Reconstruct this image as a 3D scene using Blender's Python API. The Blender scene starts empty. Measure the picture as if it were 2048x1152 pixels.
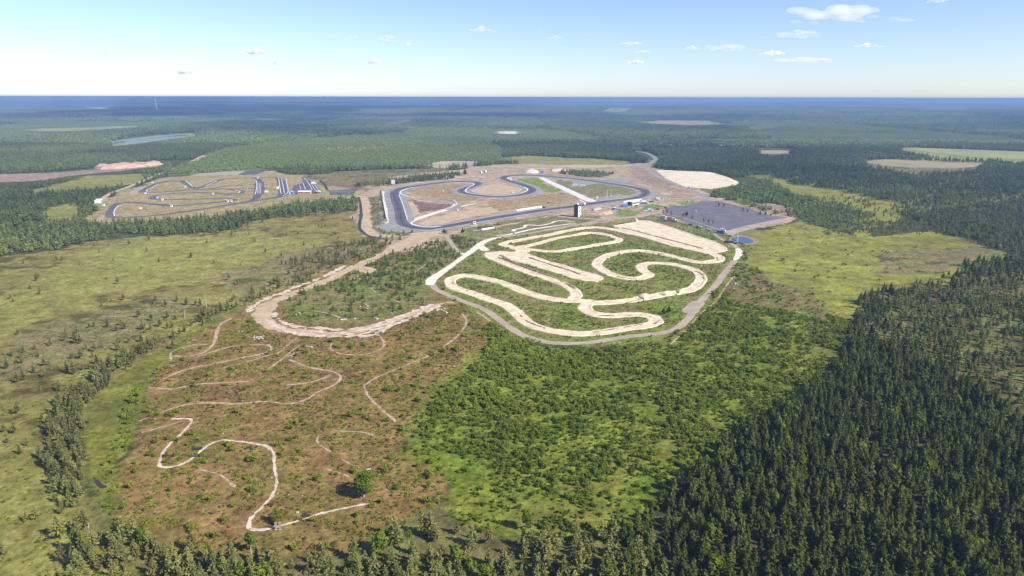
import bpy, math, random
import numpy as np
from mathutils import Matrix, Vector

random.seed(7)
RNG = np.random.default_rng(11)
SC = bpy.context.scene
R = math.radians

# ------------------------------------------------------------------ camera
CAM_H, F_PX, PITCH, ROLL = 120.0, 1366.0, 15.6, 0.12
cam_d = bpy.data.cameras.new('camera')
cam_d.sensor_width = 36.0
cam_d.lens = F_PX / 2048.0 * 36.0
cam_d.clip_start, cam_d.clip_end = 1.0, 300000.0
cam = bpy.data.objects.new('camera', cam_d)
SC.collection.objects.link(cam)
CAM_M = Matrix.Translation((0, 0, CAM_H)) @ Matrix.Rotation(R(90 - PITCH), 4, 'X') @ Matrix.Rotation(R(ROLL), 4, 'Z')
cam.matrix_world = CAM_M
SC.camera = cam

# ------------------------------------------------------------------ light
SUN_EL, SUN_AZ = 37.0, 118.0          # azimuth clockwise from the view direction (+Y)
world = bpy.data.worlds.new('World')
SC.world = world
world.use_nodes = True
wt = world.node_tree
bg = wt.nodes['Background']
sky = wt.nodes.new('ShaderNodeTexSky')
sky.sky_type = 'NISHITA'
sky.sun_disc = False
sky.sun_elevation = R(SUN_EL)
sky.sun_rotation = R(SUN_AZ)
sky.altitude = 100.0
sky.air_density, sky.dust_density, sky.ozone_density = 0.85, 0.3, 3.0
tn = wt.nodes.new('ShaderNodeMix'); tn.data_type = 'RGBA'; tn.blend_type = 'MULTIPLY'; tn.inputs[0].default_value = 1
tn.inputs[7].default_value = (.97, .95, 1.10, 1)
wt.links.new(sky.outputs[0], tn.inputs[6]); wt.links.new(tn.outputs[2], bg.inputs[0])
bg.inputs[1].default_value = 0.075
sun_d = bpy.data.lights.new('sun', 'SUN')
sun_d.energy = 4.0
sun_d.angle = R(0.5)
sun_d.color = (1.0, 0.95, 0.86)
sun = bpy.data.objects.new('sun', sun_d)
SC.collection.objects.link(sun)
SUN_DIR = Vector((math.cos(R(SUN_EL)) * math.sin(R(SUN_AZ)), math.cos(R(SUN_EL)) * math.cos(R(SUN_AZ)), math.sin(R(SUN_EL))))
sun.rotation_euler = SUN_DIR.to_track_quat('Z', 'Y').to_euler()
sun.location = (0, 0, 3000)
SC.view_settings.view_transform = 'Standard'
SC.view_settings.look = 'None'
SC.view_settings.exposure = 1.15
SC.view_settings.gamma = 1.0
SC.view_settings.use_curve_mapping = False
SC.cycles.use_denoising = True
SC.cycles.max_bounces = 4
SC.cycles.diffuse_bounces = 2
SC.cycles.glossy_bounces = 2
SC.cycles.transmission_bounces = 2
SC.cycles.transparent_max_bounces = 12
SC.cycles.volume_bounces = 4

# ------------------------------------------------------------------ picture point -> ground point
_M3 = np.array(CAM_M.to_3x3())
def gnd(pts):
    """ground points (z=0) seen at the given picture points of a 2048x1152 frame"""
    p = np.asarray(pts, float).reshape(-1, 2)
    d = np.stack([(p[:, 0] - 1024) / F_PX, (576 - p[:, 1]) / F_PX, -np.ones(len(p))], 1) @ _M3.T
    t = CAM_H / np.maximum(-d[:, 2], 1e-5)
    return d[:, :2] * t[:, None]
def g1(x, y):
    return gnd([(x, y)])[0]
def to_px(P):
    """picture coordinates of world points"""
    q = (np.asarray(P, float) - np.array([0, 0, CAM_H])) @ _M3
    return 1024 + F_PX * q[:, 0] / np.maximum(-q[:, 2], 1e-3), 576 - F_PX * q[:, 1] / np.maximum(-q[:, 2], 1e-3), -q[:, 2]

# ------------------------------------------------------------------ noise
def _hash(ix, iy, seed):
    h = (ix.astype(np.int64) * 374761393 + iy.astype(np.int64) * 668265263 + seed * 1442695041) & 0x7fffffff
    h = ((h ^ (h >> 13)) * 1274126177) & 0x7fffffff
    return ((h ^ (h >> 16)) & 0xffff) / 65535.0
def vnoise(x, y, s, seed=0):
    x = x / s; y = y / s
    ix, iy = np.floor(x), np.floor(y)
    fx, fy = x - ix, y - iy
    fx = fx * fx * (3 - 2 * fx); fy = fy * fy * (3 - 2 * fy)
    a, b = _hash(ix, iy, seed), _hash(ix + 1, iy, seed)
    c, d = _hash(ix, iy + 1, seed), _hash(ix + 1, iy + 1, seed)
    return (a * (1 - fx) + b * fx) * (1 - fy) + (c * (1 - fx) + d * fx) * fy
def fbm(x, y, s, seed=0, n=4):
    v, a, t = 0, 1.0, 0
    for k in range(n):
        v = v + a * vnoise(x, y, s / 2 ** k, seed + k * 17); t += a; a *= .55
    return v / t
def hill(x, y):
    """low swells of the land beyond three kilometres"""
    d = np.clip((np.hypot(x, y) - 2800) / 3000, 0, 1)
    return d * d * (3 - 2 * d) * np.clip(fbm(x, y * 1.5, 3200, 203, 3) - .42, 0, 1) * 95
def inside(px, py, poly):
    r = np.zeros(px.shape, bool)
    n = len(poly)
    for i in range(n):
        x0, y0 = poly[i]; x1, y1 = poly[(i + 1) % n]
        if y0 == y1: continue
        c = ((y0 > py) != (y1 > py)) & (px < (x1 - x0) * (py - y0) / (y1 - y0) + x0)
        r ^= c
    return r
def smooth(pts, closed=False, sub=6):
    """Catmull-Rom curve through the points"""
    p = np.asarray(pts, float)
    if len(p) < 3: return p
    if closed: q = np.vstack([p[-1], p, p[0], p[1]])
    else: q = np.vstack([2 * p[0] - p[1], p, 2 * p[-1] - p[-2]])
    out = []
    for i in range(1, len(q) - 2):
        for k in range(sub):
            t = k / sub
            out.append(.5 * (2 * q[i] + (q[i + 1] - q[i - 1]) * t + (2 * q[i - 1] - 5 * q[i] + 4 * q[i + 1] - q[i + 2]) * t * t + (3 * q[i] - q[i - 1] - 3 * q[i + 1] + q[i + 2]) * t ** 3))
    if not closed: out.append(q[-2])
    return np.array(out)

# ------------------------------------------------------------------ objects
def link(o):
    SC.collection.objects.link(o); return o
def tag(o, label=None, cat=None, group=None, kind=None):
    if label: o['label'] = label
    if cat: o['category'] = cat
    if group: o['group'] = group
    if kind: o['kind'] = kind
    return o
def empty(name, loc, rz=0):
    o = bpy.data.objects.new(name, None); link(o)
    o.location = loc; o.rotation_euler = (0, 0, rz); o.empty_display_size = .3
    return o
def mesh_np(name, V, quads=None, tris=None, mat=None):
    """mesh from numpy arrays"""
    me = bpy.data.meshes.new(name)
    V = np.asarray(V, np.float32)
    q = np.zeros((0, 4), np.int32) if quads is None else np.asarray(quads, np.int32).reshape(-1, 4)
    t = np.zeros((0, 3), np.int32) if tris is None else np.asarray(tris, np.int32).reshape(-1, 3)
    me.vertices.add(len(V)); me.vertices.foreach_set('co', V.ravel())
    nl = q.size + t.size
    me.loops.add(nl); me.loops.foreach_set('vertex_index', np.concatenate([q.ravel(), t.ravel()]).astype(np.int32))
    me.polygons.add(len(q) + len(t))
    st = np.concatenate([np.arange(len(q)) * 4, q.size + np.arange(len(t)) * 3]).astype(np.int32)
    me.polygons.foreach_set('loop_start', st)
    me.update(calc_edges=True)
    if mat: me.materials.append(mat)
    return me
def obj(name, me, parent=None, loc=None):
    o = bpy.data.objects.new(name, me); link(o)
    if parent is not None: o.parent = parent
    if loc is not None: o.location = loc
    return o

# ------------------------------------------------------------------ materials
MATS = {}
def nodes_of(name):
    m = bpy.data.materials.new(name); m.use_nodes = True
    nt = m.node_tree
    return m, nt, nt.nodes, nt.links, nt.nodes['Principled BSDF']
def plain(name, col, rough=.8, metal=0.0, var=.12, scale=.8, bump=0.0):
    """a paint or material with slight procedural unevenness"""
    if name in MATS: return MATS[name]
    m, nt, N, L, P = nodes_of(name)
    tc = N.new('ShaderNodeTexCoord'); no = N.new('ShaderNodeTexNoise')
    no.inputs['Scale'].default_value = scale; no.inputs['Detail'].default_value = 5
    L.new(tc.outputs['Object'], no.inputs['Vector'])
    mr = N.new('ShaderNodeMapRange'); mr.inputs[1].default_value = .3; mr.inputs[2].default_value = .7
    mr.inputs[3].default_value = 1 - var; mr.inputs[4].default_value = 1 + var
    L.new(no.outputs[0], mr.inputs[0])
    mx = N.new('ShaderNodeMix'); mx.data_type = 'RGBA'; mx.blend_type = 'MULTIPLY'; mx.inputs[0].default_value = 1
    mx.inputs[6].default_value = (*col, 1)
    L.new(mr.outputs[0], mx.inputs[7])
    L.new(mx.outputs[2], P.inputs['Base Color'])
    P.inputs['Roughness'].default_value = rough; P.inputs['Metallic'].default_value = metal
    MATS[name] = m
    return m
def sheet_mat(name, cols, s1=9.0, s2=1.3, rough=.9, bump=.25, lo=.42, hi=.6, streak=None):
    """loose ground: two colours mixed by large noise, fine grain on top"""
    m, nt, N, L, P = nodes_of(name)
    g = N.new('ShaderNodeNewGeometry')
    n1 = N.new('ShaderNodeTexNoise'); n1.inputs['Scale'].default_value = 1 / s1; n1.inputs['Detail'].default_value = 6; n1.inputs['Roughness'].default_value = .65
    n2 = N.new('ShaderNodeTexNoise'); n2.inputs['Scale'].default_value = 1 / s2; n2.inputs['Detail'].default_value = 6; n2.inputs['Roughness'].default_value = .7
    L.new(g.outputs['Position'], n1.inputs['Vector']); L.new(g.outputs['Position'], n2.inputs['Vector'])
    r = N.new('ShaderNodeMapRange'); r.inputs[1].default_value = lo; r.inputs[2].default_value = hi
    L.new(n1.outputs[0], r.inputs[0])
    mx = N.new('ShaderNodeMix'); mx.data_type = 'RGBA'
    mx.inputs[6].default_value = (*cols[0], 1); mx.inputs[7].default_value = (*cols[1], 1)
    L.new(r.outputs[0], mx.inputs[0])
    r2 = N.new('ShaderNodeMapRange'); r2.inputs[1].default_value = .3; r2.inputs[2].default_value = .7; r2.inputs[3].default_value = .78; r2.inputs[4].default_value = 1.18
    L.new(n2.outputs[0], r2.inputs[0])
    m2 = N.new('ShaderNodeMix'); m2.data_type = 'RGBA'; m2.blend_type = 'MULTIPLY'; m2.inputs[0].default_value = 1
    L.new(mx.outputs[2], m2.inputs[6]); L.new(r2.outputs[0], m2.inputs[7])
    L.new(m2.outputs[2], P.inputs['Base Color'])
    P.inputs['Roughness'].default_value = rough
    P.inputs['Specular IOR Level'].default_value = .15
    b = N.new('ShaderNodeBump'); b.inputs['Strength'].default_value = .6; b.inputs['Distance'].default_value = bump
    L.new(n2.outputs[0], b.inputs['Height']); L.new(b.outputs[0], P.inputs['Normal'])
    MATS[name] = m
    return m

def foliage_mat(name, dark, light, transl=.25):
    """leaves or needles: tone per face clump, tint per tree"""
    m, nt, N, L, P = nodes_of(name)
    N.remove(P)
    out = N['Material Output']
    at = N.new('ShaderNodeAttribute'); at.attribute_name = 'tone'
    ti = N.new('ShaderNodeAttribute'); ti.attribute_type = 'INSTANCER'; ti.attribute_name = 'tint'
    oi = N.new('ShaderNodeObjectInfo')
    a1 = N.new('ShaderNodeMath'); a1.operation = 'MULTIPLY_ADD'; a1.inputs[1].default_value = .3
    L.new(oi.outputs['Random'], a1.inputs[0])
    a2 = N.new('ShaderNodeMath'); a2.operation = 'MULTIPLY_ADD'; a2.inputs[1].default_value = .8; a2.inputs[2].default_value = -.15
    L.new(ti.outputs['Fac'], a2.inputs[0]); L.new(a2.outputs[0], a1.inputs[2])
    a3 = N.new('ShaderNodeMath'); a3.operation = 'MULTIPLY_ADD'; a3.inputs[1].default_value = .45; a3.use_clamp = True
    L.new(at.outputs['Fac'], a3.inputs[0]); L.new(a1.outputs[0], a3.inputs[2])
    mx = N.new('ShaderNodeMix'); mx.data_type = 'RGBA'
    mx.inputs[6].default_value = (*dark, 1); mx.inputs[7].default_value = (*light, 1)
    L.new(a3.outputs[0], mx.inputs[0])
    d = N.new('ShaderNodeBsdfDiffuse'); t = N.new('ShaderNodeBsdfTranslucent'); ms = N.new('ShaderNodeMixShader')
    L.new(mx.outputs[2], d.inputs[0]); L.new(mx.outputs[2], t.inputs[0])
    ms.inputs[0].default_value = transl
    L.new(d.outputs[0], ms.inputs[1]); L.new(t.outputs[0], ms.inputs[2]); L.new(ms.outputs[0], out.inputs[0])
    MATS[name] = m
    return m

# ------------------------------------------------------------------ sheets cut from stroke fields
BLOCK = []            # fields that keep plants off the tracks
class Field:
    """signed distance to a union of strokes and patches on a world grid (positive inside)"""
    def __init__(s, cell, far=6.0):
        s.cell, s.far, s.items = cell, far, []
    def stroke(s, px, width, closed=False, curve=True, world=False):
        """width: metres, one number or one per point"""
        p = np.asarray(px, float) if world else gnd(px)
        w = np.full(len(p), float(width)) if np.isscalar(width) else np.asarray(width, float)
        q = np.column_stack([p, w])
        if curve: q = smooth(q, closed)
        elif closed: q = np.vstack([q, q[:1]])
        if closed and curve: q = np.vstack([q, q[:1]])
        s.items.append(('s', q)); return s
    def poly(s, px, curve=False, world=False, cut=False):
        p = np.asarray(px, float) if world else gnd(px)
        if curve: p = smooth(p, True)
        s.items.append(('c' if cut else 'p', p)); return s
    def solve(s):
        P = np.vstack([it[1][:, :2] for it in s.items])
        W = max([it[1][:, 2].max() for it in s.items if it[0] == 's'] + [0]) / 2
        lo = P.min(0) - W - 4; hi = P.max(0) + W + 4
        s.x = np.arange(lo[0], hi[0] + s.cell, s.cell); s.y = np.arange(lo[1], hi[1] + s.cell, s.cell)
        s.f = np.full((len(s.y), len(s.x)), -s.far, np.float32)
        for kind, q in s.items:
            if kind == 's':
                for a, b in zip(q[:-1], q[1:]):
                    s._seg(a[:2], b[:2], a[2] / 2, b[2] / 2)
            else:
                i0, i1, j0, j1 = s._win(q.min(0), q.max(0), s.far)
                X, Y = np.meshgrid(s.x[i0:i1], s.y[j0:j1])
                D = np.full(X.shape, s.far)
                for k in range(len(q)):
                    a, b = q[k], q[(k + 1) % len(q)]
                    d = b - a; t = np.clip(((X - a[0]) * d[0] + (Y - a[1]) * d[1]) / max(d @ d, 1e-9), 0, 1)
                    D = np.minimum(D, np.hypot(X - a[0] - t * d[0], Y - a[1] - t * d[1]))
                v = np.where(inside(X, Y, q), D, -D)
                if kind == 'c': s.f[j0:j1, i0:i1] = np.minimum(s.f[j0:j1, i0:i1], -v)
                else: s.f[j0:j1, i0:i1] = np.maximum(s.f[j0:j1, i0:i1], v)
        return s
    def _win(s, lo, hi, m):
        i0 = max(0, int((lo[0] - m - s.x[0]) / s.cell)); i1 = min(len(s.x), int((hi[0] + m - s.x[0]) / s.cell) + 2)
        j0 = max(0, int((lo[1] - m - s.y[0]) / s.cell)); j1 = min(len(s.y), int((hi[1] + m - s.y[0]) / s.cell) + 2)
        return i0, i1, j0, j1
    def _seg(s, a, b, ra, rb):
        i0, i1, j0, j1 = s._win(np.minimum(a, b), np.maximum(a, b), max(ra, rb) + s.far * .6)
        X, Y = np.meshgrid(s.x[i0:i1], s.y[j0:j1])
        d = b - a; t = np.clip(((X - a[0]) * d[0] + (Y - a[1]) * d[1]) / max(d @ d, 1e-9), 0, 1)
        v = ra + (rb - ra) * t - np.hypot(X - a[0] - t * d[0], Y - a[1] - t * d[1])
        s.f[j0:j1, i0:i1] = np.maximum(s.f[j0:j1, i0:i1], v)
    def rough(s, amp, size, seed=3):
        X, Y = np.meshgrid(s.x, s.y)
        s.f = (s.f + amp * (fbm(X, Y, size, seed) - .5) * 2).astype(np.float32); return s
    def at(s, X, Y):
        i = ((X - s.x[0]) / s.cell + .5).astype(int); j = ((Y - s.y[0]) / s.cell + .5).astype(int)
        ok = (i >= 0) & (j >= 0) & (i < len(s.x)) & (j < len(s.y))
        return np.where(ok, s.f[np.clip(j, 0, len(s.y) - 1), np.clip(i, 0, len(s.x) - 1)], -99)
    def sheet(s, name, mat, z, height=None, block=True, kind='structure', label=None):
        """one mesh covering f>0; height(X,Y,f) lifts it"""
        f = s.f; ny, nx = f.shape
        X, Y = np.meshgrid(s.x, s.y)
        full = (f[:-1, :-1] > 0) & (f[1:, :-1] > 0) & (f[:-1, 1:] > 0) & (f[1:, 1:] > 0)
        anyp = (f[:-1, :-1] > 0) | (f[1:, :-1] > 0) | (f[:-1, 1:] > 0) | (f[1:, 1:] > 0)
        idx = np.arange(ny * nx).reshape(ny, nx)
        jj, ii = np.nonzero(full)
        quads = np.stack([idx[jj, ii], idx[jj, ii + 1], idx[jj + 1, ii + 1], idx[jj + 1, ii]], 1)
        jj, ii = np.nonzero(anyp & ~full)
        T = np.concatenate([np.stack([idx[jj, ii], idx[jj, ii + 1], idx[jj + 1, ii + 1]], 1), np.stack([idx[jj, ii], idx[jj + 1, ii + 1], idx[jj + 1, ii]], 1)])
        fl = f.ravel(); XY = np.column_stack([X.ravel(), Y.ravel()])
        pos = fl[T] > 0; n = pos.sum(1)
        tris = [T[n == 3]]; extra = []; base = ny * nx
        def cut(a, b):
            t = fl[a] / (fl[a] - fl[b])
            return XY[a] + (XY[b] - XY[a]) * t[:, None]
        for want in (1, 2):
            S = T[n == want]; p = pos[n == want]
            if not len(S): continue
            k = np.argmax(p == (want == 1), 1)
            S = np.stack([S[np.arange(len(S)), (k + o) % 3] for o in range(3)], 1)
            e1, e2 = cut(S[:, 0], S[:, 1]), cut(S[:, 0], S[:, 2])
            m = len(S); i1 = base + np.arange(m); i2 = i1 + m
            extra += [e1, e2]; base += 2 * m
            if want == 1: tris.append(np.stack([S[:, 0], i1, i2], 1))
            else: tris += [np.stack([i1, S[:, 1], S[:, 2]], 1), np.stack([i1, S[:, 2], i2], 1)]
        tris = np.vstack(tris)
        V = np.vstack([XY] + extra); fv = np.concatenate([fl, np.zeros(len(V) - len(XY))])
        used = np.zeros(len(V), bool); used[quads.ravel()] = True; used[tris.ravel()] = True
        new = np.cumsum(used) - 1
        V, fv = V[used], fv[used]
        Z = np.full(len(V), z)
        if height is not None: Z = Z + height(V[:, 0], V[:, 1], fv)
        o = obj(name, mesh_np(name, np.column_stack([V, Z]), new[quads], new[tris], mat))
        o.data.polygons.foreach_set('use_smooth', np.ones(len(o.data.polygons), bool))
        tag(o, label, None, None, kind)
        if block: BLOCK.append(s)
        return o

# ------------------------------------------------------------------ land cover on a world raster
CELL = 2.0
RX = np.arange(-1500, 1500, CELL); RY = np.arange(70, 1760, CELL)
GX, GY = np.meshgrid(RX, RY)
_w = np.clip(np.hypot(GX, GY) / 120, 1.5, 7)
_wx = GX + ((fbm(GX, GY, 45, 5, 5) - .5) * 5 + (fbm(GX, GY, 9, 15, 3) - .5) * 2.2) * _w; _wy = GY + ((fbm(GX, GY, 45, 9, 5) - .5) * 5 + (fbm(GX, GY, 9, 19, 3) - .5) * 2.2) * _w
PX, PY, _ = to_px(np.stack([_wx, _wy, 0 * _wx], -1).reshape(-1, 3)); PX = PX.reshape(GX.shape); PY = PY.reshape(GX.shape)
def zone(poly):
    return inside(PX, PY, poly)
COV = {   # the ground's own two colours, size of the patches
    'forest': ((.050, .062, .020), (.085, .080, .034), 14),
    'bog': ((.232, .212, .058), (.160, .125, .042), 16),
    'bog_green': ((.235, .230, .058), (.185, .165, .048), 20),
    'bog_olive': ((.140, .145, .038), (.105, .088, .034), 14),
    'bog_brown': ((.200, .150, .075), (.150, .155, .050), 26),
    'scrub': ((.150, .155, .042), (.120, .095, .042), 10),
    'heath': ((.235, .138, .058), (.165, .130, .036), 9),
    'heath_green': ((.125, .150, .032), (.190, .140, .060), 9),
    'lush': ((.180, .178, .030), (.115, .122, .026), 8),
    'thicket': ((.110, .150, .017), (.160, .170, .024), 13),
    'thicket_dry': ((.180, .125, .060), (.120, .140, .035), 12),
    'track_grass': ((.140, .190, .030), (.185, .150, .058), 10),
    'meadow': ((.235, .240, .040), (.150, .135, .042), 18),
    'site': ((.400, .300, .215), (.275, .205, .130), 15),
    'site_grey': ((.300, .270, .235), (.360, .300, .235), 12),
    'dry_grass': ((.280, .230, .105), (.300, .190, .120), 12),
    'moss_grass': ((.160, .185, .055), (.180, .130, .090), 12),
    'lawn': ((.130, .205, .032), (.165, .200, .050), 10),
    'kart': ((.250, .235, .085), (.330, .230, .140), 16),
    'pink': ((.330, .215, .175), (.240, .190, .130), 18),
    'young': ((.150, .190, .045), (.160, .165, .050), 14),
    'open_wood': ((.120, .145, .040), (.150, .140, .050), 16),
    'field': ((.240, .260, .070), (.270, .250, .100), 40),
    'peat': ((.160, .095, .090), (.200, .140, .085), 20),
}
ZONES = [
 ('scrub', [(-900, 1600), (-900, 980), (0, 1000), (1000, 1000), (1260, 1000), (1300, 1060), (1250, 1130), (1180, 1600)]),
 ('moss_grass', [(700, 356), (1440, 356), (1530, 480), (1490, 570), (1400, 640), (870, 610), (740, 520), (690, 440)]),
 ('open_wood', [(1480, 350), (1640, 345), (2300, 350), (2500, 470), (2050, 420), (1830, 425), (1700, 385), (1560, 365)]),
 ('young', [(330, 352), (340, 340), (440, 300), (560, 285), (700, 272), (960, 263), (1010, 300), (1000, 325), (860, 335), (600, 337)]),
 ('pink', [(600, 300), (700, 288), (830, 292), (700, 305)]),
 ('bog_brown', [(830, 290), (900, 278), (1000, 285), (1010, 300), (940, 305), (850, 300)]),
 ('bog', [(-500, 1400), (-500, 520), (0, 515), (100, 500), (210, 478), (350, 470), (470, 458), (520, 440), (640, 425), (722, 410), (726, 470), (775, 480), (640, 545), (540, 595), (480, 630), (380, 690), (300, 740), (210, 800), (160, 900), (160, 1000), (200, 1060), (240, 1160), (240, 1400)]),
 ('bog_green', [(-40, 620), (60, 560), (150, 515), (250, 478), (420, 474), (640, 478), (660, 500), (520, 540), (380, 570), (220, 580), (80, 640), (-40, 700)]),
 ('bog_green', [(-300, 1000), (-60, 930), (100, 900), (140, 1000), (130, 1160), (-300, 1200)]),
 ('bog_brown', [(430, 560), (560, 510), (690, 480), (740, 490), (640, 540), (480, 590)]),
 ('bog_brown', [(0, 690), (120, 640), (330, 590), (380, 610), (250, 680), (80, 740), (0, 760)]),
 ('heath', [(480, 625), (540, 590), (760, 490), (830, 465), (880, 470), (960, 490), (870, 560), (925, 605), (985, 640), (950, 690), (890, 740), (850, 790), (810, 840), (790, 900), (880, 950), (905, 1000), (760, 1060), (700, 1120), (400, 1110), (240, 1060), (230, 960), (280, 830), (300, 760), (330, 700), (420, 640)]),
 ('heath_green', [(575, 590), (640, 560), (740, 500), (850, 478), (950, 500), (860, 560), (890, 595), (720, 655), (580, 640)]),
 ('lush', [(500, 612), (440, 640), (350, 700), (300, 760), (285, 830), (235, 900), (245, 1030), (200, 1020), (165, 930), (190, 810), (260, 740), (360, 670), (450, 605)]),
 ('thicket', [(985, 640), (1060, 690), (1180, 702), (1330, 682), (1400, 620), (1450, 570), (1480, 540), (1560, 560), (1650, 600), (1700, 650), (1710, 720), (1650, 800), (1500, 900), (1400, 970), (1280, 1030), (1240, 1080), (1000, 1080), (890, 1030), (900, 960), (810, 910), (810, 840), (860, 790), (930, 720)]),
 ('lush', [(985, 665), (950, 720), (870, 790), (810, 880), (800, 850), (850, 780), (930, 700)]),
 ('lush', [(1120, 975), (1250, 905), (1400, 838), (1440, 850), (1310, 925), (1180, 1000)]),
 ('lush', [(1000, 1010), (1150, 1000), (1230, 1010), (1200, 1060), (1000, 1070)]),
 ('lush', [(1600, 690), (1680, 650), (1700, 700), (1660, 780), (1580, 800), (1540, 770)]),
 ('thicket_dry', [(1455, 575), (1500, 515), (1560, 560), (1660, 605), (1650, 640), (1560, 615), (1480, 610)]),
 ('track_grass', [(870, 560), (960, 490), (990, 475), (1130, 452), (1270, 430), (1310, 430), (1450, 470), (1500, 500), (1450, 560), (1400, 622), (1330, 685), (1180, 695), (1040, 680), (930, 612)]),
 ('meadow', [(1480, 500), (1500, 470), (1560, 450), (1600, 440), (1700, 472), (1770, 475), (1870, 462), (1970, 490), (2010, 520), (1900, 565), (1800, 580), (1740, 600), (1690, 650), (1650, 600), (1560, 560), (1500, 530)]),
 ('bog_brown', [(1740, 505), (1860, 500), (1960, 490), (1990, 515), (1880, 550), (1750, 550)]),
 ('meadow', [(1520, 352), (1600, 370), (1700, 386), (1800, 410), (1815, 425), (1765, 452), (1720, 478), (1670, 455), (1735, 425), (1640, 402), (1545, 372)]),
 ('bog_olive', [(1730, 600), (1900, 565), (2010, 520), (2100, 500), (2500, 520), (2500, 900), (2048, 850), (1900, 770), (1800, 710), (1700, 700), (1700, 650)]),
 ('bog_brown', [(600, 352), (690, 341), (870, 337), (935, 345), (840, 356), (735, 372), (720, 380), (650, 380)]),
 ('peat', [(650, 362), (720, 372), (720, 380), (668, 379), (625, 360)]),
 ('kart', [(165, 445), (185, 415), (215, 395), (270, 372), (330, 354), (440, 346), (540, 342), (600, 350), (660, 372), (720, 380), (715, 397), (600, 404), (480, 430), (330, 447), (230, 450)]),
 ('site', [(712, 400), (720, 385), (790, 353), (930, 338), (1000, 328), (1290, 326), (1330, 345), (1420, 390), (1600, 437), (1450, 472), (1300, 432), (1130, 455), (990, 478), (905, 470), (850, 495), (790, 505), (745, 478), (716, 440)]),
 ('bog_green', [(950, 322), (1050, 311), (1200, 318), (1260, 324), (1245, 331), (1100, 330)]),
 ('dry_grass', [(808, 380), (890, 366), (948, 367), (925, 383), (965, 394), (945, 402), (900, 399), (830, 393)]),
 ('peat', [(820, 400), (905, 408), (900, 415), (840, 430), (832, 415)]),
 ('lawn', [(1032, 358), (1075, 356), (1118, 382), (1100, 386), (1060, 374), (1035, 364)]),
 ('moss_grass', [(1105, 358), (1150, 366), (1200, 368), (1270, 378), (1275, 388), (1200, 396), (1175, 396), (1120, 374)]),
 ('dry_grass', [(985, 404), (1050, 394), (1120, 387), (1170, 401), (1130, 408), (1000, 422), (950, 428)]),
 ('moss_grass', [(960, 452), (1100, 432), (1200, 430), (1210, 437), (1130, 452), (1050, 466), (980, 474), (930, 478), (900, 468)]),
 ('moss_grass', [(735, 395), (765, 390), (772, 440), (785, 463), (850, 464), (800, 474), (745, 460), (733, 430)]),
 ('peat', [(738, 395), (755, 395), (755, 425), (742, 428)]),
 ('lawn', [(1226, 425), (1260, 417), (1292, 425), (1255, 433), (1230, 434)]),
 ('lawn', [(1275, 416), (1310, 409), (1342, 414), (1295, 421)]),
 ('lawn', [(1340, 408), (1385, 399), (1402, 404), (1365, 413), (1345, 413)]),
 ('dry_grass', [(1312, 394), (1350, 391), (1380, 396), (1320, 403)]),
 ('pink', [(1275, 332), (1310, 345), (1345, 370), (1380, 387), (1350, 388), (1290, 367), (1255, 350)]),
 ('dry_grass', [(1190, 446), (1255, 435), (1295, 436), (1240, 449)]),
 ('moss_grass', [(1265, 436), (1310, 428), (1350, 440), (1440, 468), (1430, 475), (1330, 450)]),
 ('pink', [(1495, 412), (1530, 404), (1560, 410), (1600, 437), (1560, 436)]),
 ('lush', [(1450, 400), (1480, 396), (1520, 410), (1480, 412)]),
 ('lush', [(1290, 325), (1320, 312), (1340, 310), (1315, 330), (1300, 335)]),
 ('field', [(1795, 295), (1870, 297), (2060, 304), (2300, 314), (2300, 340), (2048, 332), (1920, 326), (1800, 308)]),
 ('bog_brown', [(1720, 320), (1850, 316), (1970, 327), (1950, 344), (1840, 350), (1740, 338)]),
 ('bog_green', [(60, 388), (110, 368), (180, 352), (330, 345), (270, 365), (190, 378)]),
 ('pink', [(-60, 365), (-40, 350), (120, 345), (230, 336), (330, 326), (320, 333), (200, 346), (60, 362)]),
 ('bog_green', [(80, 442), (90, 420), (160, 405), (165, 440), (120, 450)]),
]
CA = np.zeros(GX.shape + (3,), np.float32); CB = CA.copy(); CS = np.zeros(GX.shape, np.float32)
ZID = np.zeros(GX.shape, np.int16); ZN = list(COV)
def paint(name, m):
    a, b, s = COV[name]
    CA[m] = a; CB[m] = b; CS[m] = s; ZID[m] = ZN.index(name)
paint('forest', np.ones(GX.shape, bool))
for _n, _p in ZONES: paint(_n, zone(_p))
paint('forest', zone([(1705, 705), (1655, 760), (1570, 815), (1480, 875), (1390, 945), (1300, 1005), (1262, 1060), (1235, 1110), (1180, 1200), (1150, 1500), (2900, 1500), (2500, 880), (2048, 850), (1960, 790), (1880, 740), (1800, 705), (1750, 690)]))
# dark wet hollows of the bog, and tussock drift lines
_wet = (fbm(GX, GY * 1.8, 30, 41) > .60) & np.isin(ZID, [ZN.index(n) for n in ('bog', 'bog_brown', 'bog_olive')]) & (fbm(GX, GY, 7, 44) > .48)
CA[_wet] *= .5; CB[_wet] *= .55

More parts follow.
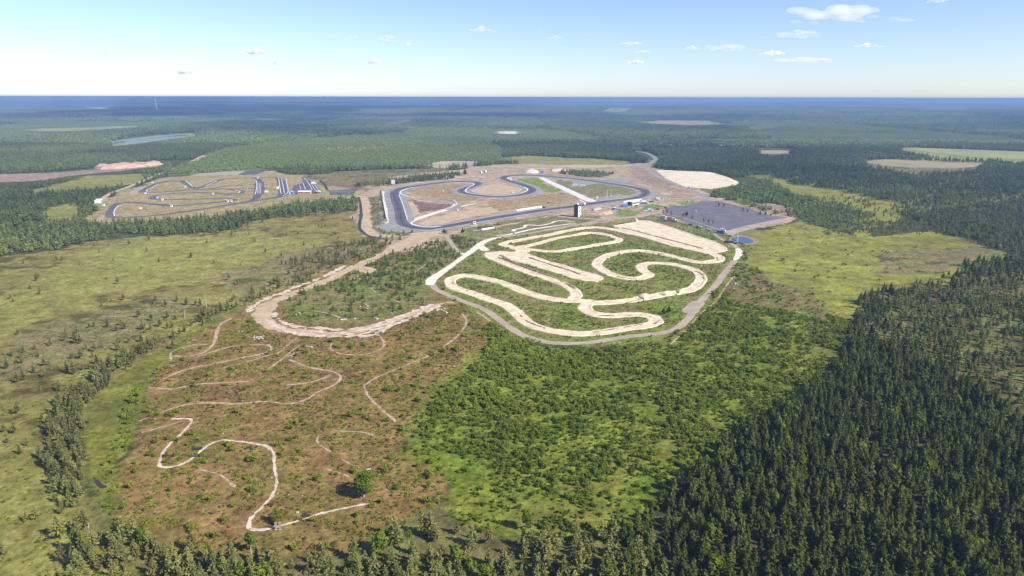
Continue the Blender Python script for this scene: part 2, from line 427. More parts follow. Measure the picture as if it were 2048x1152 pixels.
def ground_sheet():
    def axis(lo, hi, step, glo, ghi, far):
        a = list(np.arange(lo, hi, step)); s = step
        while a[-1] < far: s = min(s * ghi, 4000); a.append(a[-1] + s)
        s = step; b = []
        x = lo
        while x > glo: s = min(s * ghi, 4000); x -= s; b.append(x)
        return np.array(b[::-1] + a)
    xs = axis(-420, 520, 2.0, -90000, 1.022, 90000)
    ys = axis(100, 760, 2.0, -2500, 1.02, 95000)
    X, Y = np.meshgrid(xs, ys)
    i = np.clip(((X - RX[0]) / CELL), 0, len(RX) - 1.001); j = np.clip(((Y - RY[0]) / CELL), 0, len(RY) - 1.001)
    i0, j0 = i.astype(int), j.astype(int); fx, fy = (i - i0)[..., None], (j - j0)[..., None]
    def samp(A):
        return (A[j0, i0] * (1 - fx) + A[j0, i0 + 1] * fx) * (1 - fy) + (A[j0 + 1, i0] * (1 - fx) + A[j0 + 1, i0 + 1] * fx) * fy
    a, b = samp(CA), samp(CB)
    out = (X < RX[0]) | (X > RX[-1]) | (Y > RY[-1])
    a[out] = (.060, .080, .026); b[out] = (.150, .155, .055)
    # patch mix at two scales, so that vertices carry the large drift
    ny, nx = X.shape
    idx = np.arange(ny * nx).reshape(ny, nx)
    q = np.stack([idx[:-1, :-1], idx[:-1, 1:], idx[1:, 1:], idx[1:, :-1]], -1).reshape(-1, 4)
    m, nt, N, L, P = nodes_of('ground_cover')
    me = mesh_np('ground', np.column_stack([X.ravel(), Y.ravel(), hill(X, Y).ravel()]), q, None, m)
    for nm, c in (('cover_a', a), ('cover_b', b)):
        at = me.color_attributes.new(nm, 'FLOAT_COLOR', 'POINT')
        at.data.foreach_set('color', np.concatenate([c.reshape(-1, 3), np.ones((c.size // 3, 1))], 1).astype(np.float32).ravel())
    g = N.new('ShaderNodeNewGeometry')
    A = N.new('ShaderNodeAttribute'); A.attribute_name = 'cover_a'
    B = N.new('ShaderNodeAttribute'); B.attribute_name = 'cover_b'
    def noise(size, det=6, ro=.62):
        n = N.new('ShaderNodeTexNoise'); n.inputs['Scale'].default_value = 1 / size; n.inputs['Detail'].default_value = det; n.inputs['Roughness'].default_value = ro
        L.new(g.outputs['Position'], n.inputs['Vector']); return n
    def rng(src, lo, hi, a, b):
        r = N.new('ShaderNodeMapRange'); r.inputs[1].default_value = lo; r.inputs[2].default_value = hi; r.inputs[3].default_value = a; r.inputs[4].default_value = b
        L.new(src, r.inputs[0]); return r.outputs[0]
    n1, n2, n3 = noise(26, 8, .68), noise(2.4, 6, .7), noise(160, 4)
    ad = N.new('ShaderNodeMath'); ad.operation = 'MULTIPLY_ADD'; ad.inputs[1].default_value = .5
    L.new(n2.outputs[0], ad.inputs[0]); L.new(n1.outputs[0], ad.inputs[2])
    mx = N.new('ShaderNodeMix'); mx.data_type = 'RGBA'
    L.new(rng(ad.outputs[0], .64, .88, 0, 1), mx.inputs[0]); L.new(A.outputs['Color'], mx.inputs[6]); L.new(B.outputs['Color'], mx.inputs[7])
    m1 = N.new('ShaderNodeMath'); m1.operation = 'MULTIPLY'
    n4 = noise(8.5, 5, .6)
    m0 = N.new('ShaderNodeMath'); m0.operation = 'MULTIPLY'
    L.new(rng(n2.outputs[0], .30, .70, .36, 1.55), m0.inputs[0]); L.new(rng(n4.outputs[0], .32, .68, .66, 1.32), m0.inputs[1])
    L.new(m0.outputs[0], m1.inputs[0]); L.new(rng(n3.outputs[0], .3, .7, .85, 1.15), m1.inputs[1])
    m2 = N.new('ShaderNodeMix'); m2.data_type = 'RGBA'; m2.blend_type = 'MULTIPLY'; m2.inputs[0].default_value = 1
    L.new(mx.outputs[2], m2.inputs[6]); L.new(m1.outputs[0], m2.inputs[7]); L.new(m2.outputs[2], P.inputs['Base Color'])
    P.inputs['Roughness'].default_value = 1; P.inputs['Specular IOR Level'].default_value = 0
    bu = N.new('ShaderNodeBump'); bu.inputs['Strength'].default_value = .8; bu.inputs['Distance'].default_value = .7
    L.new(n2.outputs[0], bu.inputs['Height']); L.new(bu.outputs[0], P.inputs['Normal'])
    return tag(obj('ground', me), None, None, None, 'structure')
ground_sheet()

# ------------------------------------------------------------------ tracks, roads and bare ground
SAND = sheet_mat('pale_sand', ((.66, .555, .40), (.50, .39, .265)), 6, .9, bump=.3)
SANDF = sheet_mat('field_sand', ((.66, .56, .42), (.54, .435, .305)), 22, 2.0, bump=.3)
BUFF = sheet_mat('buff_sand', ((.46, .345, .225), (.36, .26, .165)), 8, 1.2, bump=.3)
CHALK = sheet_mat('chalky_stone', ((.72, .65, .56), (.55, .47, .38)), 4, .8, bump=.35)
PATH = sheet_mat('trodden_path', ((.58, .48, .40), (.40, .30, .235)), 3, .5, bump=.25)
TRODDEN = sheet_mat('trodden_soil', ((.44, .32, .24), (.27, .18, .12)), 2.2, .45, bump=.2)
GRAVEL = sheet_mat('grey_gravel', ((.30, .24, .19), (.37, .30, .24)), 10, 1.0, bump=.12)
ASPH = sheet_mat('dark_asphalt', ((.085, .08, .095), (.125, .117, .132)), 30, 3, rough=.8, bump=.02)
ASPHG = sheet_mat('worn_asphalt', ((.225, .21, .205), (.28, .26, .245)), 16, 2.5, rough=.85, bump=.03)
LOT = sheet_mat('car_park_asphalt', ((.115, .105, .120), (.150, .137, .150)), 14, 3, rough=.85, bump=.03)
CONC = sheet_mat('pale_concrete', ((.62, .60, .58), (.50, .48, .46)), 8, 1.5, bump=.03)
KERB = sheet_mat('kerb_paint', ((.74, .73, .71), (.62, .60, .57)), 4, 1, bump=.02)
RIDGE = sheet_mat('trodden_ridge', ((.21, .135, .085), (.30, .215, .145)), 4, .8, bump=.35)
LINE = plain('line_paint', (.75, .75, .74), .7)

# motocross track
mx = Field(.8)
W = 8.5
mx.stroke([(1178, 603), (1130, 601), (1096, 597), (1062, 588.5), (1028, 575.6), (1002, 566), (977, 559.5), (945, 553.5), (922, 552.5), (905, 557), (899, 564), (904, 573), (920, 579.5), (942.5, 586), (977, 598.5), (1002, 606), (1024.5, 618), (1041.6, 634), (1057, 646.5), (1079, 656), (1113, 663.6), (1147.6, 667), (1182, 667), (1224, 661.5), (1258, 656), (1284, 653), (1302, 649), (1312, 642), (1306, 635), (1290, 630.5), (1272, 629), (1250, 630), (1224, 632), (1196, 630), (1178, 624.5), (1170, 616), (1174, 608), (1190, 606.5), (1224, 605), (1258, 601.5), (1284, 597), (1310, 593), (1335, 588.5), (1361, 584.5), (1384, 577.5), (1398, 566), (1401, 553), (1388, 541), (1361, 532), (1335, 527.5), (1310, 526), (1291, 528), (1281, 534), (1287, 542), (1297, 548.5), (1288, 554.5), (1272, 557.5), (1250, 555.6), (1224, 549.6), (1204, 539), (1193, 528.5), (1200, 519), (1221, 509.5), (1250, 503.5), (1275.5, 502.3), (1301, 504.5), (1335, 511), (1369.5, 519.5), (1395, 524.5), (1421, 524.5), (1437, 520.6), (1438, 515), (1427, 508.5)], W)
mx.stroke([(1427, 508.5), (1404, 503), (1361, 493.5), (1327, 484.5), (1292.5, 474), (1258, 466.5), (1224, 459), (1190, 455.2), (1165, 457), (1130.5, 462.5), (1105, 468.5), (1071, 475), (1036.5, 481), (1012, 486), (1004, 489), (1020, 494), (1050, 503)], 8)
mx.stroke([(1040, 495), (1057, 491.5), (1079, 486), (1113.5, 476.5), (1147.6, 470.5), (1180, 466.5), (1207, 468.5), (1227, 473.6), (1238, 478.5), (1233, 483.5), (1207, 488), (1190, 491), (1165, 495), (1130.5, 501), (1113, 503), (1088, 502.6), (1062, 499), (1045, 497)], 7.5)
mx.stroke([(1050, 500), (1040, 505), (1062, 514), (1096, 526), (1130, 536.5), (1165, 546), (1190, 553), (1193, 557.5), (1173, 558.5), (1147.6, 552.5), (1113.5, 541), (1079, 530), (1045, 520), (1011, 509)], 9)
mx.poly([(966, 510), (972, 504.5), (1000, 503), (1035, 505), (1085, 519), (1140, 534), (1180, 546), (1204, 557), (1195, 565), (1165, 559), (1140, 556), (1100, 543), (1050, 528), (1000, 515)])
mx.stroke([(1000, 507), (980, 508.5), (984, 516), (1000, 523), (1019.5, 531), (1045, 540.5), (1079, 552), (1105, 560.5), (1130.5, 571), (1147, 581), (1153, 591), (1148, 598), (1165, 602)], W)
mx.poly([(1268, 434), (1280.6, 442), (1299, 442), (1327, 449.6), (1361, 461), (1395, 472.7), (1429, 483), (1450, 493), (1456, 500), (1450, 503.5), (1429, 507), (1380, 497), (1327, 483), (1270, 468), (1228, 456), (1224, 452), (1246, 449), (1272, 444.5)])
mx.solve().rough(.9, 5)
def mx_h(X, Y, f):
    return np.clip(f, 0, 2.5) * .03 + .85 * np.exp(-((f - .9) / .55) ** 2) * np.clip(fbm(X, Y, 26, 31) * 2.4 - .6, 0, 1) + .22 * np.clip(f, 0, 2) / 2 * (fbm(X, Y, 7, 77) - .3)
mx.sheet('motocross_track', SAND, .02, mx_h)
# jumps on the track
jump = Field(.6)
jump.poly([(1274, 594.5), (1282, 589.5), (1298, 590), (1300, 597), (1288, 600)]).poly([(1317, 589), (1326, 584.5), (1342, 583.5), (1346, 589), (1332, 593)]).poly([(1350, 583), (1366, 579.5), (1372, 585), (1358, 588)])
jump.solve().rough(.4, 3).sheet('jump_mounds', SAND, .1, lambda X, Y, f: 1.9 * np.sqrt(np.clip(f, 0, 3.2) / 3.2))
# brown berms and ruts between the lanes
rut = Field(.5)
for p, w in (([(1246, 457), (1275, 463), (1292, 468), (1327, 477), (1361, 486), (1404, 497)], 2.2), ([(1002, 511), (1016, 519), (1036, 529)], 3.0), ([(1036, 529), (1070, 541), (1100, 553), (1130, 565), (1150, 577)], 2.6),
             ([(1060, 516), (1096, 528), (1130, 538), (1160, 549)], 1.6), ([(1030, 486), (1062, 480), (1084, 475)], 2.4), ([(1150, 468), (1190, 461), (1222, 465), (1246, 476)], 2.6), ([(1384, 540), (1404, 549), (1408, 560)], .7),
             ([(1300, 634), (1318, 640), (1310, 648)], .7), ([(1228, 470), (1238, 476)], .9), ([(1415, 510), (1433, 516), (1436, 521)], .7), ([(1196, 451), (1215, 452), (1236, 456)], 2.4), ([(1100, 552), (1120, 549), (1140, 557)], 1.2), ([(905, 566), (925, 578), (960, 590)], .5), ([(1030, 620), (1055, 643), (1090, 657)], .6), ([(1200, 632), (1250, 631), (1285, 632)], .5), ([(1250, 607), (1290, 598)], .5), ([(1220, 551), (1255, 557), (1280, 557)], .5), ([(1260, 503), (1310, 506), (1360, 518)], .6), ([(1190, 665), (1250, 655), (1290, 648)], .5), ([(1060, 553), (1105, 563), (1135, 577)], .6)):
    rut.stroke(p, w)
rut.solve().rough(1.1, 3.5).sheet('track_ridges', RIDGE, .32, lambda X, Y, f: .35 * np.clip(f, 0, 1), block=False)

road = Field(.8)
road.stroke([(985, 477), (1028, 471.5), (1062, 466), (1096, 459.5), (1130.5, 453), (1165, 447.5), (1190, 442.5), (1208, 439.5)], 5)
road.stroke([(1120, 433), (1150, 436), (1180, 437.5), (1208, 439), (1240, 436), (1265, 433.5), (1300, 427), (1325, 424), (1345, 420)], 6)
road.stroke([(1208, 439), (1216, 436), (1235, 434)], 6)
road.stroke([(1185, 407), (1210, 412), (1230, 416), (1262, 411), (1300, 404), (1340, 406), (1370, 414)], 9)
road.stroke([(1265, 411), (1283, 415), (1268, 419)], 5)
road.stroke([(1315, 399), (1350, 397), (1385, 396), (1408, 392)], 6)
road.stroke([(862, 563), (866, 570.5), (874, 579), (891, 587.6), (917, 598.7), (951, 611.5), (977, 623.5), (1002, 642), (1024.6, 657.7), (1045, 669.6), (1071, 679), (1105, 685.5), (1147.6, 687), (1190, 683.5), (1233, 677), (1275.5, 671), (1318, 666.5), (1344, 660.5), (1362.6, 650.5), (1378, 635.5), (1386.5, 620), (1403.6, 599.6), (1421, 582.5), (1436, 565), (1446, 550), (1455, 539), (1468, 522)], 4.6)
road.stroke([(1477, 499), (1464, 487), (1446, 480), (1437, 474), (1429, 468)], [4, 4, 3, 3, 3])
road.stroke([(1380, 623), (1395, 606)], 9)
road.stroke([(893, 470), (900, 482), (908, 494), (918, 504), (926, 508)], 4)
road.stroke([(880, 335), (1000, 333), (1150, 331), (1240, 331), (1292, 331)], 22)
road.poly([(852, 333), (870, 325), (905, 322), (950, 322), (968, 326), (940, 334), (890, 337)])
road.poly([(380, 352), (400, 346.5), (478, 342), (492, 341.6), (476, 349.5)])
road.poly([(187, 443), (205, 430), (212, 432), (200, 446)]).poly([(255, 388), (268, 379), (292, 371), (285, 378), (270, 390)])
road.solve().rough(.7, 4).sheet('gravel_road', GRAVEL, .03)

chalk = Field(.6)
chalk.stroke([(1470, 520), (1478, 508), (1477, 498)], [3, 5.5, 4])
chalk.stroke([(860, 568), (865, 558), (883, 545), (908, 527.5), (934, 508.6), (951, 496.6), (966, 485), (985, 477.5), (1000, 475)], [6, 7.5, 6, 5, 5.5, 6.5, 6.5, 5, 3])
chalk.stroke([(926, 508), (938, 506)], 4)
chalk.stroke([(970, 500), (960, 492)], 7)
chalk.stroke([(994, 471), (1018, 469), (1040, 464), (1062, 459), (1096, 454), (1130, 449), (1151, 447)], [2, 4, 4, 4, 4, 3, 2])
chalk.stroke([(1026, 462), (1030, 459), (1048, 455), (1054, 450), (1080, 451), (1100, 447), (1112, 442.5), (1130, 441.5), (1148, 444)], [4, 4, 3, 4, 3, 2.5, 3, 2, 2])
chalk.poly([(764, 383), (782, 384), (788, 406), (794, 431), (790, 438), (785, 446), (776, 447), (766, 449), (776, 442), (772, 434), (767, 410)])
chalk.stroke([(806, 446), (820, 441.5), (836, 437), (868, 426.5), (900, 418), (911, 412.5), (915, 408.5)], [6, 7, 8, 8, 8, 9, 10])
chalk.stroke([(905, 414), (925, 412), (950, 407.5)], [5, 5, 3])
chalk.solve().rough(.7, 3).sheet('chalk_road', CHALK, .045)

loop = Field(.8)
loop.stroke([(838, 468), (815, 485), (764, 510), (711, 533), (659, 558), (607, 579), (566, 594), (537, 610), (526, 631), (540, 648), (572, 659.5), (625, 665), (677, 667), (729, 659.5), (781, 645), (833, 625), (868, 611), (900, 604)], [14, 12, 8, 9, 8, 7.5, 7.5, 10, 11, 10, 7, 7, 6.5, 6.5, 6.5, 5, 3.5, 2.5])
loop.poly([(770, 500), (800, 483), (836, 464), (868, 466), (860, 478), (835, 492), (800, 503)])
loop.poly([(705, 541), (712, 530), (745, 535), (753, 540), (735, 547)])
loop.poly([(835, 468), (850, 462), (890, 463), (885, 470), (862, 474)])
loop.poly([(888, 464), (905, 462.5), (935, 463), (930, 467), (905, 469)])
loop.poly([(946, 462), (970, 455), (1010, 449), (1060, 440), (1110, 429), (1145, 421), (1140, 424.5), (1080, 437), (1010, 451), (985, 458)])
loop.poly([(1185, 428), (1200, 423), (1222, 420), (1227, 426), (1212, 431), (1192, 431)])
loop.stroke([(722, 393), (729, 410), (730, 430), (732, 446), (734, 458), (741, 466), (755, 471), (775, 473)], [13, 13, 12, 11, 11, 10, 9, 5])
loop.solve().rough(3.4, 6).sheet('sand_loop', BUFF, .05)
fringe = Field(.6)
for p, w in (([(498, 622), (512, 609), (534, 597), (566, 585), (600, 571), (640, 556), (690, 532)], 3.0), ([(535, 640), (560, 657), (600, 668), (650, 673), (700, 672), (760, 658), (820, 636), (880, 612)], 3.0),
             ([(545, 626), (570, 646), (620, 655), (690, 659), (740, 651), (800, 633), (860, 610)], 2.4), ([(590, 655), (640, 664), (700, 664), (760, 651), (850, 617)], 1.6), ([(690, 668), (740, 672), (780, 652)], 4)):
    fringe.stroke(p, w)
fringe.solve().rough(3.4, 3).sheet('chalk_fringe', PATH, .085)

# trial paths scratched into the heath
trail = Field(.35); bright = Field(.35)
for p, w in ([[(382, 712), (405, 706), (425, 691), (432, 672), (440, 650), (462, 637)], 1.9], [[(343, 722), (341, 708), (352, 700), (382, 691), (420, 688)], 1.1], [[(350, 712), (390, 714), (420, 705), (470, 692), (530, 689)], 1.2],
             [[(327, 758), (370, 740), (430, 727), (490, 715), (530, 706), (543, 697), (536, 690)], 1.7], [[(300, 775), (345, 778), (390, 769), (440, 766), (495, 763)], 1.4],
             [[(280, 842), (330, 822), (380, 808), (440, 806), (470, 808), (530, 803), (575, 808), (610, 800), (640, 782), (668, 770), (682, 755), (665, 743), (620, 735), (580, 720)], 1.4],
             [[(285, 865), (330, 853), (362, 842)], 1.1], [[(345, 838), (378, 838), (382, 846), (360, 870), (345, 882), (330, 900), (319, 922), (322, 934), (350, 933), (380, 920), (398, 905), (415, 892), (440, 881), (470, 882), (500, 886), (530, 892), (546, 905), (549, 935), (553, 960), (548, 985), (530, 1008), (508, 1030), (499, 1043), (500, 1056), (520, 1060), (560, 1052), (590, 1044), (640, 1028), (690, 1016), (735, 1008)], 1.25],
             [[(555, 707), (575, 691), (594, 676)], .8], [[(520, 750), (560, 722), (594, 705)], .9], [[(665, 688), (662, 698), (680, 707), (720, 710), (755, 702), (768, 688), (760, 672)], 1.2],
             [[(728, 772), (750, 757), (800, 735), (850, 715), (890, 692), (920, 666), (933, 645), (925, 628)], 1.1], [[(728, 772), (735, 790), (755, 812), (790, 842)], 1.1], [[(745, 870), (720, 864), (672, 862)], .9],
             [[(672, 862), (640, 870), (636, 886), (660, 903), (700, 928), (740, 942)], .7], [[(830, 545), (850, 530), (865, 520)], .9], [[(1340, 690), (1375, 655), (1410, 620), (1432, 602), (1450, 575), (1465, 555)], 1.1], [[(955, 625), (985, 645)], 1.3], [[(450, 735), (500, 722), (540, 710)], 1.0], [[(600, 690), (580, 705), (560, 722)], .9], [[(690, 640), (660, 628), (630, 622)], 1.0], [[(575, 770), (620, 765), (660, 752)], .9], [[(400, 940), (440, 950), (470, 975)], .7], [[(640, 935), (690, 950), (720, 975)], .7], [[(800, 605), (760, 590), (740, 575)], .9], [[(700, 560), (730, 548), (770, 545)], .8]):
    (trail if w != 1.25 else bright).stroke(p, w * .8)
trail.solve().rough(.6, 1.6).rough(.42, 9, 8).sheet('faint_trial_path', TRODDEN, .055)
bright.solve().rough(.55, 1.3).rough(.25, 7, 8).sheet('bright_trial_path', PATH, .056)

# asphalt circuit
verge = Field(1.0)
CIRC = [(861, 457), (890.5, 453), (934, 445), (980, 437.3), (1031, 429), (1100, 418.5), (1151, 412.5), (1185, 407), (1219, 402), (1253.5, 398), (1279, 394), (1291, 387), (1286, 380), (1262, 374), (1219, 367), (1168, 359.6), (1117, 354.5), (1074, 351), (1040, 350.2), (1014, 352.5), (1007, 357), (1023, 363), (1048, 370), (1062, 376.6), (1062, 383.5), (1040, 389.5), (1006, 393), (978, 392.5), (949, 389.5), (927, 385), (923, 380.5), (934, 376), (952, 370), (956, 365.5), (934, 362.9), (898, 364), (861, 368), (832, 372), (802.5, 377), (789, 385), (791, 398.6), (797, 413), (801, 428), (803, 441), (810, 449.5), (830, 455)]
verge.stroke(CIRC, 26, closed=True)
verge.poly([(748, 454), (766, 448), (785, 444), (800, 443), (832, 457), (890, 461.6), (846, 464), (802, 465.5), (773, 462), (757, 457.5)])
verge.stroke([(790, 398), (824.5, 397), (876, 401.5), (912, 406), (917, 411), (900, 419)], 8)
verge.poly([(1205, 356), (1240, 357), (1268, 359), (1250, 368), (1205, 366)])
verge.poly([(1140, 374), (1165, 372), (1200, 366), (1180, 362), (1150, 362)])
verge.poly([(1200, 402), (1255, 391), (1240, 388), (1190, 395)])
verge.poly([(1280, 380), (1340, 393), (1310, 398), (1270, 398)])
verge.poly([(780, 448), (815, 440), (850, 455), (870, 460), (820, 462)])
verge.solve().rough(1.3, 6).sheet('track_verge', ASPHG, .06)
circ = Field(.8)
circ.stroke(CIRC, 11.5, closed=True)
circ.solve().rough(.15, 3).sheet('race_circuit', ASPH, .09)
rub = Field(.6)
rub.stroke(CIRC, 3.6, closed=True)
rub.solve().rough(1.4, 14).sheet('rubbered_racing_line', sheet_mat('rubbered_asphalt', ((.058, .055, .064), (.085, .08, .09)), 12, 2, rough=.8, bump=.02), .105)
conc = Field(.8)
conc.stroke([(1083, 355.5), (1108, 368), (1134, 380), (1159.5, 392), (1182, 402)], [9, 12, 12, 12, 13])
conc.solve().rough(.2, 3).sheet('concrete_link_road', CONC, .075)
ck = Field(.4)
for p, w in (([(832, 396.5), (810, 391), (800, 385.4), (808, 379.6), (827, 374.8)], 1.6), ([(890, 366), (927, 365.4), (945, 367), (947.5, 369.5), (935, 376.5), (931, 382), (936, 385.5), (950, 388), (980, 390.7), (1010, 391.2), (1038, 387.6), (1053, 382), (1055, 378), (1048, 374)], 1.6),
             ([(1080, 354.5), (1062, 353), (1035, 353), (1018, 354.5), (1016, 357.5), (1024, 361)], 1.6), ([(1170, 409.5), (1169, 405), (1160, 400.5)], 1.8), ([(880, 453), (860, 454.3), (840, 452.5), (826, 449), (823, 445), (832, 441)], 2.0), ([(798, 389), (806, 410), (812, 430), (815, 440)], .8), ([(908, 400), (914, 407.5), (905, 412.5), (880, 421), (855, 430)], .9), ([(1255, 395.7), (1230, 398.5), (1205, 401)], 1.0)):
    ck.stroke(p, w)
ck.solve().sheet('painted_kerb', KERB, .12)
sp = Field(.8)
sp.poly([(810, 403), (826, 403), (834, 415), (840, 428), (818, 436), (812, 420)]).poly([(833, 450), (860, 436), (920, 424), (980, 414), (1000, 423), (930, 437), (880, 449), (850, 452)])
sp.poly([(942, 388), (940, 380), (965, 371), (1000, 368), (1045, 377), (1040, 385), (1005, 389), (970, 388)])
sp.solve().rough(2, 8).sheet('bare_sand', BUFF, .035)

# road from the north, car park
trunk_road = Field(.8)
trunk_road.stroke([(1262, 302), (1290, 305.5), (1305, 312), (1311, 319), (1302, 326), (1293, 332), (1299, 343), (1323, 355.7), (1349, 367), (1378, 379.5), (1404, 390), (1415, 396), (1408, 401)], 9)
trunk_road.stroke([(1293, 331), (1270, 331)], 9)
trunk_road.solve().sheet('approach_road', ASPHG, .1)
lot = Field(.8)
lot.poly([(1402, 403), (1437, 402), (1495, 416.5), (1545, 432), (1595, 437.7), (1540, 449), (1451.6, 471), (1431, 464.5), (1358, 439), (1326, 428.5), (1331.5, 417.5), (1343, 413), (1375, 410)])
lot.solve().rough(.4, 4).sheet('car_park', LOT, .115)
lotg = Field(.8)
lotg.poly([(1456, 470.5), (1448, 463), (1500, 450), (1560, 437.5), (1580, 435), (1596, 438), (1541, 449)])
lotg.stroke([(1335, 428), (1372, 437.5), (1410, 450), (1447, 462.5)], 2.2)
lotg.solve().rough(.4, 4).sheet('car_park_edge', GRAVEL, .13)
sf = Field(1.0)
sf.poly([(1311, 340), (1335, 340.5), (1422, 344), (1452, 352.7), (1478, 364.5), (1475, 370), (1422, 378), (1369.6, 374), (1334, 359)])
sf.poly([(1104, 343.5), (1106, 338), (1122, 337), (1140, 340.5), (1150, 343)])
sf.solve().rough(2, 9).sheet('sand_field', SANDF, .05, lambda X, Y, f: .5 * np.clip(f, 0, 5) / 5 * fbm(X, Y, 14, 8))
far_sand = Field(1.5)
far_sand.poly([(1105, 333), (1150, 329), (1235, 330.5), (1215, 334), (1170, 336)]).poly([(860, 327), (885, 322), (910, 323), (900, 328)])
far_sand.stroke([(535, 344), (600, 336), (640, 332.7), (760, 331.5), (866, 333)], 6)
far_sand.stroke([(200, 402), (219, 388), (262, 372), (300, 356), (336, 342), (385, 324), (420, 310), (446, 300)], 7)
far_sand.stroke([(385, 324), (400, 316), (410, 311)], 14)
far_sand.solve().rough(2, 9).sheet('far_gravel_track', BUFF, .05)
ofl = Field(1.5)
ofl.poly([(186, 337), (195, 333), (250, 330.5), (318, 327.3), (326, 329.5), (300, 333), (240, 338), (200, 339.5)])
ofl.solve().rough(5, 10).sheet('orange_soil_heap', sheet_mat('orange_soil', ((.46, .29, .205), (.37, .25, .20)), 9, 2), .1, lambda X, Y, f: .9 * np.clip(f, 0, 6) * (.5 + fbm(X, Y, 12, 4)))

# kart track
KT = [[(219, 431), (220, 426), (225, 417), (231, 410), (243.5, 406), (265.5, 405), (290, 407), (326.5, 410), (345, 411.5), (387.6, 409), (430.5, 404.7), (458, 402), (468, 399.5), (455, 397.3), (430, 397.5), (363, 398.5), (326.5, 399.3), (306, 397.5), (306, 395), (317, 391), (339, 387.5), (375, 385.5), (420, 385.5), (436.6, 387), (470, 388), (484, 384.5), (473, 380), (449, 378), (400, 379), (363, 381), (326.5, 384), (296, 385), (284, 383.5), (290, 379), (308, 370), (320, 365.5), (339, 362.5), (363, 362), (370.5, 366), (380, 373), (392, 376.5), (406, 373.5), (430, 364), (449, 358.5), (485.5, 356), (513, 357), (519, 365), (518.5, 379), (517, 388.6), (510, 398), (491.6, 404.5), (450, 411), (400, 419), (363, 424.5), (290, 432.6), (241, 435), (224, 434)]]
kart = Field(.8, 5)
kart.stroke(KT[0], 8.5, closed=True)
kart.stroke([(519, 365), (518.5, 379), (517, 388.6)], 13)
kart.stroke([(500, 355.5), (530, 355), (552, 355.5), (561, 360), (563.6, 368), (567, 386), (558, 393.5), (525, 399.5), (490, 404.5)], [7, 6, 8, 11, 13, 13, 10, 8, 8])
kart.stroke([(420, 378), (449, 372.5), (480, 370.5), (515, 369.5), (560, 367)], 5)
kart.stroke([(475, 377), (515, 376.5), (535, 377)], 5)
kart.poly([(588, 370), (604, 367), (607, 361), (601, 354), (614, 358), (632, 368), (645, 386), (627, 387), (589, 387), (584, 378)])
kart.poly([(476, 349.5), (491.6, 341.6), (534, 341), (510, 349.8)])
kart.poly([(657, 381), (714, 377.5), (708, 389.6), (660, 390)])
kart.solve().sheet('kart_track', ASPH, .1)
kl = Field(.4)
for p, w in (([(229, 432), (228, 424), (233, 415), (241, 410), (262, 408)], .9), ([(316, 397.5), (314, 394), (324, 390.5), (345, 388.5)], .9), ([(295, 383), (293, 380), (304, 375), (316, 368)], .9), ([(371, 362), (378, 367), (386, 374)], .9), ([(508, 359), (513, 362), (513, 377), (510, 389)], .8), ([(557.5, 357), (559, 370), (562, 387)], .8), ([(572, 357), (574, 369), (576, 384), (566, 392)], .8),
             ([(563, 357), (566, 371), (569, 387)], .7), ([(516, 366), (515, 387)], .5), ([(519, 366), (518, 387)], .5), ([(522, 366), (521, 387)], .5), ([(609, 357), (617, 366), (624, 379)], .7), ([(606, 366), (611, 379)], .7), ([(622, 366), (630, 380)], .7), ([(628, 366), (638, 382)], .7), ([(599, 371), (602, 378)], .6), ([(411, 372), (424, 366.5), (434, 362)], 1.2), ([(470, 380), (480, 383), (476, 386)], 1.4), ([(450, 399), (458, 401)], 1.6), ([(245, 434), (290, 431), (330, 427)], .8), ([(661, 383), (708, 382)], .6), ([(285, 385), (300, 386), (318, 385.5)], .9), ([(490, 355), (515, 355.5)], .8)):
    kl.stroke(p, w)
kl.solve().sheet('kart_track_lines', KERB, .13)

# water
wm, wn, wN, wL, wP = nodes_of('pond_water')
wP.inputs['Base Color'].default_value = (.02, .055, .13, 1); wP.inputs['Roughness'].default_value = .12; wP.inputs['IOR'].default_value = 1.33
_wn = wN.new('ShaderNodeTexNoise'); _wn.inputs['Scale'].default_value = 1.2; _wn.inputs['Detail'].default_value = 4
_wb = wN.new('ShaderNodeBump'); _wb.inputs['Strength'].default_value = .25; _wb.inputs['Distance'].default_value = .05
wL.new(_wn.outputs[0], _wb.inputs['Height']); wL.new(_wb.outputs[0], wP.inputs['Normal'])
def water(name, polys, cell, rough):
    f = Field(cell)
    for p in polys: f.poly(p, curve=True)
    f.solve().rough(rough, cell * 9).sheet(name, wm, .07)
bank = Field(.6)
bank.poly([(1458, 476), (1480, 471), (1506, 475), (1517, 482), (1506, 489), (1476, 489), (1462, 483)], curve=True)
bank.solve().rough(2, 4).sheet('pond_bank', RIDGE, .04, block=False)
water('pond', [[(1463, 476.5), (1481, 473.5), (1498, 477), (1507, 482.5), (1501, 486), (1481, 486.3), (1467, 482)]], .6, .3)
water('bog_pool', [[(1079, 323), (1086, 320.5), (1091, 322), (1088, 325), (1081, 325.5)], [(1060, 327), (1066, 325), (1068, 327.5)], [(754, 440), (759, 437.5), (761, 440), (757, 442)]], .8, 1.0)
water('lake', [[(211, 287), (240, 282.5), (280, 278), (320, 273.5), (362, 269.5), (379, 270.5), (352, 274.5), (310, 279.5), (270, 285), (235, 289), (215, 290)]], 6, 6)

